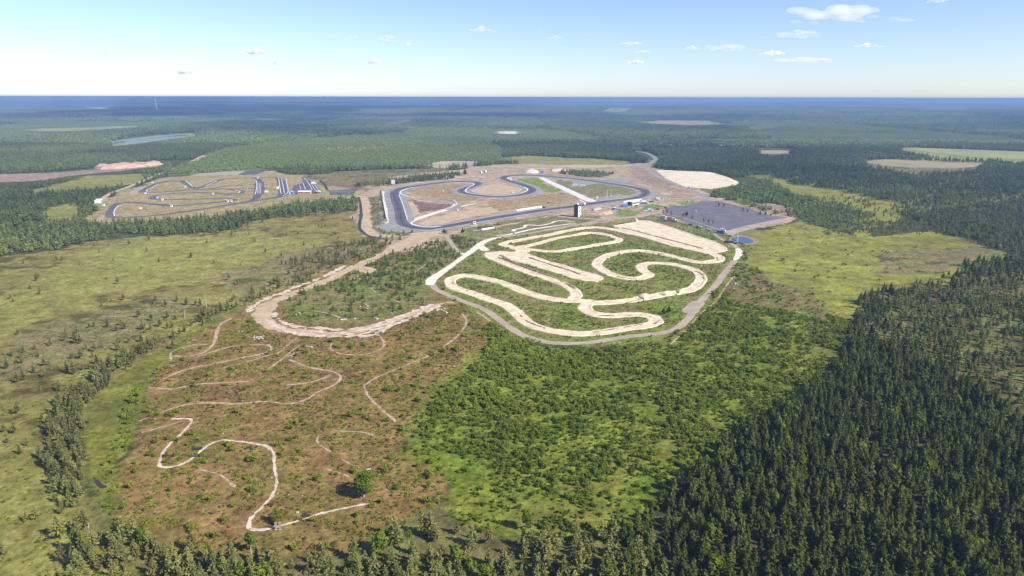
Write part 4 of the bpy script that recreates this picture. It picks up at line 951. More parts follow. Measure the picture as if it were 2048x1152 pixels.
# boulders
import bmesh
def boulder_mesh(seed):
    bm = bmesh.new(); bmesh.ops.create_icosphere(bm, subdivisions=2, radius=1)
    r_ = random.Random(seed); ax = [Vector((r_.gauss(0, 1), r_.gauss(0, 1), r_.gauss(0, 1))).normalized() for _ in range(7)]; cut = [r_.uniform(.55, .9) for _ in ax]
    for v in bm.verts:
        for a, c in zip(ax, cut):
            d = v.co.dot(a)
            if d > c: v.co -= a * (d - c)
        v.co.z = v.co.z * .7 + .25
    me = bpy.data.meshes.new('boulder'); bm.to_mesh(me); bm.free(); me.materials.append(ROCK); return me
BM_ = [boulder_mesh(k) for k in range(5)]
def boulders(cx, cy, sx, sy, n, smin, smax, label, group):
    for k in range(n):
        p = g1(cx + random.gauss(0, sx), cy + random.gauss(0, sy))
        o = obj('boulder', BM_[k % 5], None, (p[0], p[1], .05)); s = random.uniform(smin, smax)
        o.scale = (s * random.uniform(.8, 1.4), s, s * random.uniform(.6, .9)); o.rotation_euler = (0, 0, random.random() * 6)
        tag(o, label, 'boulder', group)
boulders(519, 677, 6, 2.2, 16, .35, .8, 'white boulder in the largest pile under the sand loop', 'largest white boulder pile')
boulders(598, 627, 4, 2, 7, .4, .9, 'white boulder in the pile inside the sand loop bend', 'boulder pile in the loop bend')
boulders(685, 639, 9, 1.2, 10, .4, .8, 'white boulder in the line inside the sand loop', 'line of boulders inside the loop')
boulders(753, 638, 3, 1.5, 4, .4, .7, 'white boulder at the lower end of the inner loop', 'boulders at the lower inner loop')
boulders(783, 624, 4, 1.5, 4, .4, .7, 'white boulder on the upper side of the pale fringe', 'boulders above the pale fringe')
boulders(888, 622, 6, 3, 10, .4, 1.0, 'white boulder heaped where the loop meets the grey road', 'boulders where the loop meets the road')
boulders(732, 610, 6, 3, 6, .4, .8, 'white boulder among the young conifers of the loop', 'boulders among young conifers')
boulders(617, 693, 3, 1.5, 4, .4, .8, 'white boulder under the lowest bend of the sand loop', 'boulders under the lowest bend')
boulders(481, 663, 5, 1.5, 4, .3, .7, 'pale boulder beside the upper trial path', 'boulders by the upper trial path')
boulders(660, 715, 40, 25, 16, .15, .35, 'small white stone strewn over the middle heath', 'stones of the middle heath')
boulders(400, 830, 60, 40, 20, .15, .35, 'small white stone strewn over the upper left heath', 'stones of the upper left heath')
boulders(560, 980, 60, 40, 18, .12, .3, 'small white stone strewn over the near heath', 'stones of the near heath')
boulders(1470, 568, 5, 4, 8, .4, .9, 'pale boulder beside the path outside the perimeter road', 'boulders outside the perimeter road')
boulders(1495, 508, 5, 2, 5, .5, 1.0, 'white boulder in the row by the white road bend', 'boulders by the white road bend')
boulders(1335, 497, 14, 2, 6, .4, .7, 'white stone on the grass beside the motocross straight', 'stones by the motocross straight')
boulders(1330, 397.5, 6, 1, 5, .8, 1.4, 'white bale on the dry grass by the paddock', 'white bales by the paddock')
boulders(700, 505, 30, 8, 6, .4, .8, 'white stone at the edge of the wide sand track', 'stones by the wide sand track')
for x, y, lab, s in ((1377, 403, 'white boulder on top of the small lawn', 1.2), (1366.5, 411.5, 'white marker stone on the lower edge of the small lawn', 1.1), (1391, 421.5, 'white marker stone on the car park', 1.0), (595, 1026, 'white stone beside the near trial path', .45), (593, 1088, 'white stone on the bare ground by the scrub wood', .4), (908, 733, 'white stone on the yellow grass strip', .45)):
    p = g1(x, y); o = obj('boulder', BM_[0], None, (p[0], p[1], .1)); o.scale = (s, s, s * .9); tag(o, lab, 'boulder')

# things on the heath
def tyre_pile(at, n, label):
    t = stand('tyre_pile', at, random.random(), label, 'tyre pile')
    for k in range(n):
        m = MB(); x, y = random.gauss(0, 1.1), random.gauss(0, .5); r = .38
        z = .1 + .22 * (k % 2)
        for i in range(12):
            a, b = i * .5236, (i + 1) * .5236
            m.cyl((x + r * math.cos(a), y + r * math.sin(a), z), (x + r * math.cos(b), y + r * math.sin(b), z), .13, n=6)
        m.build('tyre', BLACK, t)
tyre_pile((397, 898), 14, 'larger heap of old black tyres on the near trial path'); tyre_pile((496, 898), 9, 'smaller heap of old black tyres under the near trial path'); tyre_pile((608, 1034), 5, 'few black tyres by the two upright planks')
for x, lab in ((552.5, 'left one of two upright weathered planks beside the near path'), (560.5, 'right one of two upright weathered planks beside the near path')):
    t = stand('upright_plank', (x, 1060), .2, lab, 'plank'); MB().box(-.28, .28, -.12, .12, 0, 2.5).build('board', WOODM, t); MB().box(-.5, .5, -.3, -.125, 0, .25).build('foot', WOODM, t)
t = stand('white_beam', (735, 943), .6, 'pale grey beam lying beside the big round birch', 'beam'); MB().box(-1.2, 1.2, -.14, .14, .5, .75).build('beam', GREY, t); MB().box(-1.0, -.8, -.3, .3, 0, .5).build('block', WOODM, t); MB().box(.8, 1.0, -.3, .3, 0, .5).build('block', WOODM, t)
# ------------------------------------------------------------------ trees and bushes: source meshes
NEEDLE = foliage_mat('pine_needles', (.036, .054, .012), (.180, .205, .036), .3)
BOGN = foliage_mat('bog_pine_needles', (.055, .066, .022), (.240, .240, .066), .3)
YOUNGN = foliage_mat('young_needles', (.055, .088, .014), (.195, .245, .040), .35)
LEAF = foliage_mat('leaves', (.080, .122, .011), (.275, .325, .026), .4)
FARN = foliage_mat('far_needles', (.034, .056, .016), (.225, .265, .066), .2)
BARK = plain('bark', (.16, .115, .085), .95, var=.3, scale=3)
BIRCHBARK = plain('pale_bark', (.48, .45, .42), .9, var=.3, scale=3)

def quads_at(c, u, v, tone):
    """one leaf clump face per row: centre c, half axes u and v"""
    V = np.stack([c - u - v * .6, c + u * .9 - v, c + u + v * .7, c - u * .8 + v], 1).reshape(-1, 3)
    return V, np.arange(len(V)).reshape(-1, 4), np.repeat(tone, 4)
def unit(a):
    return a / np.maximum(np.linalg.norm(a, axis=-1, keepdims=True), 1e-9)
def conifer(rng, h, r, n, size, base=.15, top_pow=.8, droop=.25, irregular=.25, lean=0.0):
    t = 1 - (1 - base) * rng.random(n) ** .62                      # more of it low down
    t = np.where(rng.random(n) < .06, .97, t)
    a = rng.random(n) * 6.283
    lob = 1 + irregular * np.sin(a * 3 + t * 23 + rng.random() * 6) + irregular * (rng.random(n) - .5)
    lowcut = np.clip((t - base) / .12 + .35, 0, 1)
    rad = r * ((1 - t) / (1 - base)) ** top_pow * lob * lowcut
    k = rng.random(n) ** .45
    d = np.stack([np.cos(a), np.sin(a), 0 * a], 1)
    c = d * (rad * k)[:, None]; c[:, 2] = t * h - droop * rad * k + rng.normal(0, .12, n)
    c[:, 0] += lean * t * t * h
    s = size * (.55 + .9 * rng.random(n)) * (.55 + .6 * (1 - t))
    u = unit(d + np.stack([0 * a, 0 * a, -droop + .5 * (rng.random(n) - .3)], 1) + rng.normal(0, .25, (n, 3))) * s[:, None]
    v = unit(np.cross(u, rng.normal(0, 1, (n, 3)) + np.array([0, 0, 1.2]))) * (s * .62)[:, None]
    tone = np.clip(.5 + .55 * (rng.random(n) - .5) + .25 * np.sin(t * 40 + a * 2), 0, 1)
    return quads_at(c, u, v, tone)
def broadleaf(rng, h, r, n, size, lobes=6):
    L_ = np.column_stack([rng.normal(0, .42 * r, lobes), rng.normal(0, .42 * r, lobes), h * (.35 + .5 * rng.random(lobes))])
    L_[0] = (0, 0, h * .72); LR = r * (.42 + .35 * rng.random(lobes))
    i = rng.integers(0, lobes, n)
    d = unit(rng.normal(0, 1, (n, 3))); k = .45 + .6 * rng.random(n) ** .5
    c = L_[i] + d * (LR[i] * k)[:, None] * np.array([1, 1, h / r * .5])
    c[:, 2] = np.maximum(c[:, 2], .08 * h)
    s = size * (.6 + .8 * rng.random(n))
    u = unit(np.cross(d, rng.normal(0, 1, (n, 3))) + .4 * d) * s[:, None]
    v = unit(np.cross(u, d + rng.normal(0, .5, (n, 3)))) * (s * .7)[:, None]
    tone = np.clip(.45 + .22 * (rng.random(lobes) * 2 - 1)[i] + .5 * (rng.random(n) - .5), 0, 1)
    return quads_at(c, u, v, tone)
def trunk_np(h, r0, r1, lean=0.0, n=6, rings=4, stubs=None):
    V, F = [], []
    for k in range(rings):
        t = k / (rings - 1); rr = r0 + (r1 - r0) * t
        for j in range(n):
            V.append((rr * math.cos(j * 6.283 / n) + lean * t * t * h, rr * math.sin(j * 6.283 / n), t * h - .1))
    for k in range(rings - 1):
        for j in range(n):
            F.append((k * n + j, k * n + (j + 1) % n, (k + 1) * n + (j + 1) % n, (k + 1) * n + j))
    if stubs is not None:                                          # limbs
        for _ in range(stubs[0]):
            z = h * random.uniform(*stubs[1]); a = random.random() * 6.283; L_ = stubs[2] * random.uniform(.5, 1); w = r0 * .3
            x0 = lean * (z / h) ** 2 * h; b = len(V)
            for q in range(3): V.append((x0 + w * math.cos(a + q * 2.09), w * math.sin(a + q * 2.09), z + w * (q - 1)))
            for q in range(3): V.append((x0 + L_ * math.cos(a) + .2 * w * q, L_ * math.sin(a), z + L_ * .35 + .2 * w * (q - 1)))
            for q in range(3): F.append((b + q, b + (q + 1) % 3, b + 3 + (q + 1) % 3, b + 3 + q))
    return np.array(V), np.array(F)
def leaf_mesh(name, V, F, tone, mat):
    me = mesh_np(name, V, F, None, mat)
    at = me.attributes.new('tone', 'FLOAT', 'POINT'); at.data.foreach_set('value', tone.astype(np.float32))
    return me
def joined(name, crown, trunk, mat, bark):
    """crown and trunk as one mesh, for the masses"""
    V = np.vstack([crown[0], trunk[0]]); F = np.vstack([crown[1], trunk[1] + len(crown[0])])
    me = leaf_mesh(name, V, F, np.concatenate([crown[2], np.zeros(len(trunk[0]))]), mat)
    me.materials.append(bark)
    mi = np.zeros(len(F), np.int32); mi[len(crown[1]):] = 1
    me.polygons.foreach_set('material_index', mi)
    return me
KIND = {}       # kind -> list of (crown mesh, trunk mesh, joined mesh)
def make_kind(kind, nvar, crown_f, trunk_f, mat, bark):
    out = []
    for k in range(nvar):
        rng = np.random.default_rng(100 + 31 * len(KIND) + k)
        cr, tr = crown_f(rng, k), trunk_f(k)
        out.append((leaf_mesh(kind + '_crown', *cr, mat), mesh_np(kind + '_trunk', tr[0], tr[1], None, bark), joined(kind + '_whole', cr, tr, mat, bark)))
    KIND[kind] = out
make_kind('pine', 9, lambda g, k: conifer(g, 10 - .6 * (k % 4), 1.6 + .22 * (k % 3), 470, .46, .12 + .08 * (k % 3), .72 + .08 * (k % 4), .2, .22 + .1 * (k % 3), .012 * (k % 3 - 1)), lambda k: trunk_np(9.3 - .6 * (k % 4), .16, .03, .012 * (k % 3 - 1)), NEEDLE, BARK)
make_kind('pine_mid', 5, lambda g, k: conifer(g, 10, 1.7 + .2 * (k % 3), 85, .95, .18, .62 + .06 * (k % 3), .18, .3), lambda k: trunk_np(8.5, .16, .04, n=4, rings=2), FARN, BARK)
make_kind('bog', 6, lambda g, k: conifer(g, 5, .88 + .1 * (k % 3), 230, .30, .14 + .06 * (k % 3), .62, .1, .5, .03 * (k - 2)), lambda k: trunk_np(4.6, .09, .025, .03 * (k - 2), stubs=(5, (.2, .6), .6)), BOGN, BARK)
make_kind('young', 5, lambda g, k: conifer(g, 3, .95, 130, .32, .04, .8, .1, .35), lambda k: trunk_np(2.7, .06, .02, n=5, rings=2), YOUNGN, BARK)
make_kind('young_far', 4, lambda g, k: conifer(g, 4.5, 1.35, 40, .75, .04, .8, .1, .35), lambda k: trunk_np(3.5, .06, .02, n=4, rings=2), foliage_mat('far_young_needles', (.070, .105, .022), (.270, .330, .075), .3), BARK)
make_kind('bush', 6, lambda g, k: broadleaf(g, 1.7 + .3 * (k % 3), 1.1, 190, .21, 5 + k % 3), lambda k: trunk_np(1.2, .05, .02, n=5, rings=2, stubs=(4, (.15, .6), .7)), LEAF, BARK)
make_kind('birch', 4, lambda g, k: broadleaf(g, 6.5, 1.5, 520, .28, 9), lambda k: trunk_np(5.6, .10, .03, stubs=(6, (.3, .8), 1.0)), LEAF, BIRCHBARK)
make_kind('round_birch', 1, lambda g, k: broadleaf(g, 10, 3.6, 2200, .38, 16), lambda k: trunk_np(8, .22, .05, stubs=(8, (.2, .8), 2.2)), LEAF, BIRCHBARK)
make_kind('herb', 4, lambda g, k: broadleaf(g, .6, .8, 36, .22, 3), lambda k: trunk_np(.3, .03, .01, n=3, rings=2), LEAF, BARK)
make_kind('tuft', 4, lambda g, k: broadleaf(g, .7, .75, 36, .22, 3), lambda k: trunk_np(.4, .03, .01, n=3, rings=2), foliage_mat('heather', (.085, .062, .024), (.255, .190, .050), .3), BARK)

def tile(name, rng, n, side, hmin, hmax, mat, q=16):
    V, F, T = [], [], []; o = 0
    for k in range(n):
        h = rng.uniform(hmin, hmax) * (1.15 if rng.random() < .12 else 1)
        v, f, t = conifer(rng, h, h * .2, q, h * .12, .12, .75, .15, .3)
        v = v + np.array([rng.uniform(-.5, .5) * side, rng.uniform(-.5, .5) * side, 0])
        V.append(v); F.append(f + o); T.append(np.clip(t * .6 + .4 * rng.random(), 0, 1)); o += len(v)
    return leaf_mesh(name, np.vstack(V), np.vstack(F), np.concatenate(T), mat)
_rg = np.random.default_rng(5)
TILES = {'tall': [tile('forest_tile', _rg, 95, 46, 9, 16, FARN) for _ in range(5)],
         'low': [tile('young_forest_tile', _rg, 110, 46, 4, 8, FARN, 12) for _ in range(3)]}

# ------------------------------------------------------------------ masses: points with instances
def mass(name, meshes, P, rot, scl, tint, label, cat):
    """one object of kind stuff: every mesh of the list on its share of the points"""
    coll = bpy.data.collections.new(name + '_sources')
    for k, me in enumerate(meshes):
        coll.objects.link(bpy.data.objects.new('%s_source_%02d' % (name, k), me))
    n = len(P)
    me = bpy.data.meshes.new(name)
    me.vertices.add(n); me.vertices.foreach_set('co', np.asarray(P, np.float32).ravel())
    for nm, tp, v in (('rot', 'FLOAT_VECTOR', np.column_stack([np.zeros(n), np.zeros(n), rot])), ('scl', 'FLOAT_VECTOR', scl), ('tint', 'FLOAT', tint)):
        at = me.attributes.new(nm, tp, 'POINT')
        at.data.foreach_set('vector' if tp == 'FLOAT_VECTOR' else 'value', np.asarray(v, np.float32).ravel())
    at = me.attributes.new('idx', 'INT', 'POINT'); at.data.foreach_set('value', RNG.integers(0, len(meshes), n).astype(np.int32))
    o = obj(name, me)
    ng = bpy.data.node_groups.new(name + '_nodes', 'GeometryNodeTree')
    ng.interface.new_socket('Geometry', in_out='INPUT', socket_type='NodeSocketGeometry')
    ng.interface.new_socket('Geometry', in_out='OUTPUT', socket_type='NodeSocketGeometry')
    N, L = ng.nodes, ng.links
    gi, go = N.new('NodeGroupInput'), N.new('NodeGroupOutput')
    ci = N.new('GeometryNodeCollectionInfo'); ci.inputs['Collection'].default_value = coll
    ci.inputs['Separate Children'].default_value = True; ci.inputs['Reset Children'].default_value = True
    ip = N.new('GeometryNodeInstanceOnPoints'); ip.inputs['Pick Instance'].default_value = True
    def attr(nm, tp):
        a = N.new('GeometryNodeInputNamedAttribute'); a.data_type = tp; a.inputs['Name'].default_value = nm
        return [s for s in a.outputs if s.enabled and s.name == 'Attribute'][0]
    L.new(gi.outputs[0], ip.inputs['Points']); L.new(ci.outputs[0], ip.inputs['Instance'])
    L.new(attr('idx', 'INT'), ip.inputs['Instance Index'])
    L.new(attr('rot', 'FLOAT_VECTOR'), ip.inputs['Rotation']); L.new(attr('scl', 'FLOAT_VECTOR'), ip.inputs['Scale'])
    L.new(ip.outputs[0], go.inputs[0])
    md = o.modifiers.new('instances', 'NODES'); md.node_group = ng
    print('MASS', name, n)
    return tag(o, label, cat, None, 'stuff')

# ------------------------------------------------------------------ where plants grow
BLK = np.full(GX.shape, -99.0, np.float32)
for _f in BLOCK: BLK = np.maximum(BLK, _f.at(GX, GY))
def field_of(items):
    D = np.zeros(GX.shape, np.float32)
    for d, p in items:
        m = zone(p)
        D[m] = d
    D[BLK > -1.2] = 0
    return D
def scatter(D, clump=0.0, size=14, seed=1, thr=.5, margin=260):
    """random points with density D per square metre, optionally gathered in clumps"""
    E = D * CELL * CELL
    if clump:
        E = E * np.clip(1 + clump * (fbm(GX, GY, size, seed) - thr) * 6, 0, 3)
    n = RNG.poisson(E)
    jj, ii = np.nonzero(n)
    rep = n[jj, ii]
    x = np.repeat(RX[ii], rep); y = np.repeat(RY[jj], rep)
    x = x + (RNG.random(len(x)) - .5) * CELL; y = y + (RNG.random(len(y)) - .5) * CELL
    px, py, _d = to_px(np.column_stack([x, y, 0 * x]))
    ok = (px > -margin) & (px < 2048 + margin) & (py < 1152 + margin)
    return np.column_stack([x[ok], y[ok]])
def thin(P, dmin):
    """drop points closer than dmin to an earlier one (grid hash)"""
    key = {}; keep = []
    for k, (x, y) in enumerate(P):
        a, b = int(x // dmin), int(y // dmin); okk = True
        for i in (a - 1, a, a + 1):
            for j in (b - 1, b, b + 1):
                q = key.get((i, j))
                if q is not None and (P[q][0] - x) ** 2 + (P[q][1] - y) ** 2 < dmin * dmin: okk = False; break
            if not okk: break
        if okk: key[(a, b)] = k; keep.append(k)
    return P[keep]
ALL = [(-900, 1500), (-900, 190), (3000, 190), (3000, 1500)]
_open = ('bog', 'bog_green', 'bog_brown', 'bog_olive', 'meadow', 'site', 'site_grey', 'dry_grass', 'moss_grass', 'lawn', 'kart', 'pink', 'field', 'peat', 'track_grass', 'lush', 'thicket', 'thicket_dry', 'heath', 'heath_green', 'young')
WOOD = ~np.isin(ZID, [ZN.index(n) for n in _open])
DENSE = [(1705, 705), (1655, 760), (1570, 815), (1480, 875), (1390, 945), (1300, 1005), (1262, 1060), (1235, 1110), (1180, 1200), (1150, 1500), (2900, 1500), (2500, 880), (2048, 850), (1960, 790), (1880, 740), (1800, 705), (1750, 690)]
# tall pines
Dp = np.where(WOOD & ((PY < 350) | ((PX > 1450) & (PY < 480)) | ((PX < 225) & (PY < 445))), .045, 0).astype(np.float32)
Dp[GY < 260] = 0
for d, p in ((0, [(1650, 600), (1700, 560), (2500, 400), (2900, 1600), (1300, 1600), (1235, 1060), (1500, 880), (1700, 720)]), (0, [(-600, 1300), (-600, 1040), (200, 1040), (800, 1080), (1260, 1040), (1240, 1400)]), (.02, [(1760, 470), (1830, 430), (2050, 385), (2600, 380), (2600, 520), (2048, 520), (1950, 480), (1870, 465)]),
             (.16, DENSE), (.028, [(1690, 690), (1712, 610), (1760, 585), (1795, 590), (1790, 640), (1760, 700)]), (.02, [(1880, 560), (1960, 525), (2060, 520), (2060, 560), (1900, 590)]),
             (0, [(1430, 430), (1620, 425), (1660, 480), (1620, 500), (1440, 510)]), (0, [(1440, 356), (1530, 348), (1640, 392), (1760, 440), (1790, 462), (1700, 482), (1580, 450), (1500, 425), (1400, 402)]), (0, [(1690, 400), (1830, 418), (2050, 400), (2600, 400), (2600, 540), (2048, 520), (1950, 490), (1740, 478)]), (.05, [(195, 463), (250, 468), (350, 470), (420, 466), (470, 456), (512, 441), (540, 428), (600, 408), (480, 430), (330, 447), (215, 450)]), (.03, [(512, 441), (560, 436), (640, 430), (715, 424), (718, 399), (640, 403), (580, 410), (530, 428)]),
             (.05, [(720, 376), (930, 355), (932, 349), (820, 356), (722, 370)]), (.045, [(-200, 520), (0, 513), (100, 500), (212, 478), (190, 455), (160, 442), (80, 450), (-200, 445)]),
             (.03, [(205, 398), (250, 378), (330, 350), (345, 342), (300, 350), (220, 372), (180, 392)])):
    Dp[zone(p)] = d
Dp[BLK > -1.5] = 0
Dp[(PX > 1500) & (PY > 338) & (PY < 480) & (Dp == np.float32(.045))] = .026
Pp = thin(scatter(Dp, .35, 22, 3, .45), 1.65)
OPENFAR = [[(1805, 296), (1870, 297), (2060, 304), (2200, 310), (2200, 324), (2048, 319), (1920, 313)], [(1740, 322), (1850, 317), (1965, 327), (1910, 337), (1780, 333)], [(1265, 244), (1330, 240.5), (1420, 242), (1447, 248), (1380, 250.5)],
           [(1200, 225), (1225, 223), (1262, 223), (1240, 227)], [(160, 215), (190, 213), (240, 215), (200, 218)], [(40, 259), (160, 255), (280, 251), (290, 254), (120, 263)], [(200, 288), (215, 281), (280, 272), (330, 268), (405, 264), (400, 272), (330, 281), (240, 292)],
           [(765, 247), (790, 241), (835, 239), (830, 243), (790, 248)], [(985, 267), (1010, 262), (1050, 263), (1045, 268)], [(1420, 217), (1440, 214), (1465, 215), (1450, 218)], [(1040, 242), (1070, 238), (1090, 240), (1060, 243)], [(2000, 250), (2048, 247), (2060, 249), (2048, 252)],
           [(440, 305), (470, 298), (495, 299), (480, 306)], [(1500, 303), (1560, 301), (1600, 306), (1540, 309)], [(480, 240), (540, 237), (600, 239), (540, 242)], [(1480, 252), (1540, 250), (1560, 253), (1500, 255)]]
_x, _y, _d = to_px(np.column_stack([Pp, 0 * Pp[:, 0]]))
_k = np.ones(len(Pp), bool)
for p in OPENFAR + [[(-60, 352), (60, 347), (186, 336), (330, 325), (330, 331), (200, 341), (60, 360), (-60, 364)], [(90, 372), (180, 356), (300, 348), (270, 358), (190, 370)], [(1262, 300), (1300, 303), (1318, 316), (1306, 330), (1290, 330), (1300, 315)]]:
    for q in (0, .4, .8): _k &= ~inside(_x, _y - q * 11 * F_PX / _d, p)
_k &= ~((vnoise(Pp[:, 0] * .5, Pp[:, 1] * .8, 150, 191) > .78) & (_d > 900))
Pp = Pp[_k]
_t = RNG.random(170); _q = gnd(np.column_stack([1735 + 265 * _t, 316.5 + 10 * _t + RNG.normal(0, .8, 170)])); Pp = np.vstack([Pp, _q])
Pr = thin(scatter(field_of(((.014, [(1720, 690), (1760, 600), (1900, 575), (2010, 530), (2300, 520), (2600, 900), (2048, 830), (1930, 750), (1820, 700)]), (.04, [(1800, 430), (2050, 400), (2600, 400), (2600, 540), (2048, 520), (1900, 470)]))), .7, 30, 66, .45), 1.8)
# scrub pines of the bog and its ditch line
Db = np.zeros(GX.shape, np.float32)
for d, p in ((.0016, [(-400, 1300), (-400, 520), (0, 515), (210, 478), (470, 458), (720, 425), (726, 470), (640, 545), (480, 630), (300, 740), (210, 800), (160, 900), (160, 1000), (200, 1160), (200, 1300)]),
             (.0008, [(-40, 620), (60, 560), (150, 515), (250, 478), (420, 474), (640, 478), (660, 500), (520, 540), (380, 570), (220, 580), (80, 640), (-40, 700)]),
             (.007, [(-300, 760), (0, 720), (180, 660), (330, 600), (400, 610), (280, 700), (190, 790), (130, 900), (0, 960), (-300, 1000)]),
             (.19, [(130, 1040), (100, 1000), (85, 920), (120, 820), (200, 745), (300, 690), (330, 690), (240, 750), (205, 790), (180, 850), (160, 920), (165, 1000)]),
             (.045, [(300, 700), (400, 630), (520, 575), (640, 535), (780, 482), (785, 490), (650, 546), (550, 590), (430, 640), (340, 700)]),
             (.02, [(560, 525), (640, 505), (700, 490), (740, 480), (760, 486), (640, 535), (570, 550)]),
             (.085, [(90, 1090), (130, 1045), (220, 1075), (320, 1095), (420, 1105), (560, 1130), (700, 1118), (780, 1075), (900, 1068), (1050, 1085), (1180, 1080), (1270, 1050), (1300, 1100), (1250, 1400), (60, 1400)]),
             (.055, [(1690, 400), (1830, 418), (2050, 400), (2600, 400), (2600, 540), (2048, 520), (1950, 490), (1870, 465), (1770, 470), (1815, 425)]), (.055, [(1700, 700), (1740, 600), (1900, 565), (2010, 520), (2100, 500), (2600, 520), (2700, 950), (2048, 860), (1900, 770), (1800, 710)]),
             (.05, [(1800, 700), (1900, 770), (2048, 850), (2500, 960), (2500, 900), (2048, 800), (1940, 720), (1850, 670)]),
             (.014, [(1640, 400), (1735, 425), (1670, 455), (1720, 478), (1900, 470), (1960, 490), (1900, 440), (1815, 425), (1700, 390)]),
             (.02, [(460, 458), (560, 440), (720, 425), (722, 415), (640, 420), (520, 440)])):
    Db[zone(p)] = d
Db[BLK > -1.5] = 0
Pb = thin(scatter(Db, .5, 16, 8, .45), 1.6)
# young conifers
Dy = np.zeros(GX.shape, np.float32)
for d, p in ((.075, [(330, 352), (340, 340), (440, 300), (560, 285), (700, 272), (960, 263), (1010, 300), (1000, 325), (860, 335), (600, 337), (440, 342)]),
             (.02, [(830, 290), (900, 278), (1000, 285), (1010, 300), (940, 318), (850, 312)]), (.012, [(590, 300), (700, 286), (840, 290), (705, 306)]),
             (.055, [(1478, 372), (1530, 358), (1600, 392), (1690, 412), (1750, 440), (1770, 455), (1690, 472), (1600, 440), (1540, 404), (1440, 400), (1415, 395), (1440, 380)]),
             (.012, [(1455, 398), (1480, 396), (1520, 410), (1600, 438), (1560, 432)]), (.03, [(1640, 470), (1700, 472), (1760, 468), (1800, 450), (1760, 440), (1700, 462)]),
             (.06, [(1110, 341), (1220, 346), (1222, 352), (1200, 356), (1150, 353)]),
             (.05, [(600, 590), (640, 560), (720, 520), (790, 500), (850, 480), (905, 485), (925, 507), (860, 555), (800, 585), (700, 600), (620, 612)]), (.018, [(575, 600), (600, 590), (840, 580), (880, 600), (740, 640), (600, 640)]),
             (.08, [(885, 475), (905, 472), (955, 478), (960, 485), (932, 502), (905, 488)]), (.03, [(900, 466), (1000, 462), (1020, 455), (1010, 450), (960, 458)]),
             (.012, [(780, 484), (850, 464), (735, 462), (760, 470)]), (.04, [(700, 500), (800, 470), (775, 470), (690, 490)])):
    Dy[zone(p)] = d
Dy[BLK > -1.2] = 0
Py = thin(scatter(Dy, .5, 12, 12, .42), 1.2)
# broadleaf scrub
THK = [(985, 640), (1060, 690), (1180, 702), (1330, 682), (1400, 625), (1450, 575), (1480, 560), (1560, 580), (1650, 620), (1700, 650), (1730, 720), (1680, 790), (1520, 890), (1420, 960), (1290, 1030), (1240, 1080), (1000, 1080), (890, 1030), (900, 960), (810, 900), (830, 830), (870, 790), (950, 720)]
Dt = field_of(((.10, [(480, 625), (430, 660), (330, 715), (270, 790), (210, 900), (190, 1000), (240, 1060), (235, 900), (300, 760), (400, 680), (560, 600), (700, 540), (780, 490)]),
               (.28, THK), (.05, [(1440, 585), (1490, 520), (1560, 560), (1660, 605), (1650, 645), (1560, 620), (1480, 610)]), (.03, [(1500, 530), (1690, 640), (1640, 600), (1560, 560)]),
               (.10, [(870, 560), (960, 490), (990, 475), (1130, 457), (1290, 437), (1450, 470), (1500, 500), (1450, 560), (1400, 622), (1330, 685), (1180, 695), (1040, 680), (930, 612)]),
               (.20, [(1050, 640), (1070, 615), (1150, 612), (1200, 640), (1240, 640), (1180, 660), (1090, 655)]), (.004, [(1500, 480), (1600, 450), (1760, 480), (1880, 480), (1800, 570), (1700, 620), (1600, 570)]),
               (.035, [(735, 400), (760, 395), (770, 440), (785, 463), (850, 464), (800, 474), (745, 460), (735, 440)]), (.05, [(1290, 445), (1340, 452), (1440, 472), (1430, 466), (1350, 440), (1310, 432)])))
Pt = scatter(Dt, .75, 11, 21, .47, 120)
_HEATH = [(480, 640), (540, 600), (690, 670), (880, 612), (925, 605), (985, 640), (950, 690), (890, 740), (850, 790), (810, 840), (790, 900), (880, 950), (905, 1000), (800, 1060), (700, 1110), (400, 1100), (250, 1050), (240, 960), (285, 830), (310, 750), (350, 690), (430, 650)]
Ph = scatter(field_of(((.013, _HEATH), (.02, [(560, 650), (690, 672), (860, 640), (940, 620), (960, 690), (880, 740), (800, 690), (600, 720)]), (.018, [(240, 960), (285, 830), (310, 750), (370, 740), (310, 900), (300, 1060), (250, 1050)]), (.02, [(560, 1080), (560, 1020), (720, 1010), (900, 1000), (800, 1060), (700, 1110)]))), .5, 18, 33, .45, 60)
Pf = scatter(field_of(((.38, _HEATH), (.10, [(0, 1300), (0, 700), (300, 600), (480, 640), (200, 800), (160, 1000), (240, 1300)]), (.25, [(480, 625), (430, 660), (330, 715), (270, 790), (205, 900), (185, 1000), (240, 1060), (245, 900), (310, 760), (400, 680)]), (.15, [(985, 640), (1060, 690), (870, 820), (810, 900), (800, 840)]))), .6, 6, 37, .5, 30)

# ------------------------------------------------------------------ the largest of each kind one by one, the rest as a mass
def pick(P, hgt, n, top=1152, left=0, right=2048):
    px, py, d = to_px(np.column_stack([P, 0 * P[:, 0]]))
    vis = (px > left - 5) & (px < right + 5) & (py < top + 25) & (py > 150)
    s = np.where(vis, hgt / d, -1)
    o = np.argsort(-s)[:n]
    o = o[s[o] > 0]
    m = np.zeros(len(P), bool); m[o] = True
    return m
def single(name, kind, P, scl, tint, label, cat, group, parts=True):
    v = KIND[kind]
    for k in range(len(P)):
        cm, tm, jm = v[RNG.integers(len(v))]
        rz = RNG.random() * 6.283
        if parts:
            r = empty(name, (P[k][0], P[k][1], 0), rz)
            c = obj('crown', cm, r); t = obj('trunk', tm, r)
            c['tint'] = float(tint[k])
        else:
            r = obj(name, jm, None, (P[k][0], P[k][1], 0)); r.rotation_euler = (0, 0, rz); r['tint'] = float(tint[k])
        r.scale = scl[k]
        tag(r, label[k] if isinstance(label, list) else label, cat, group)
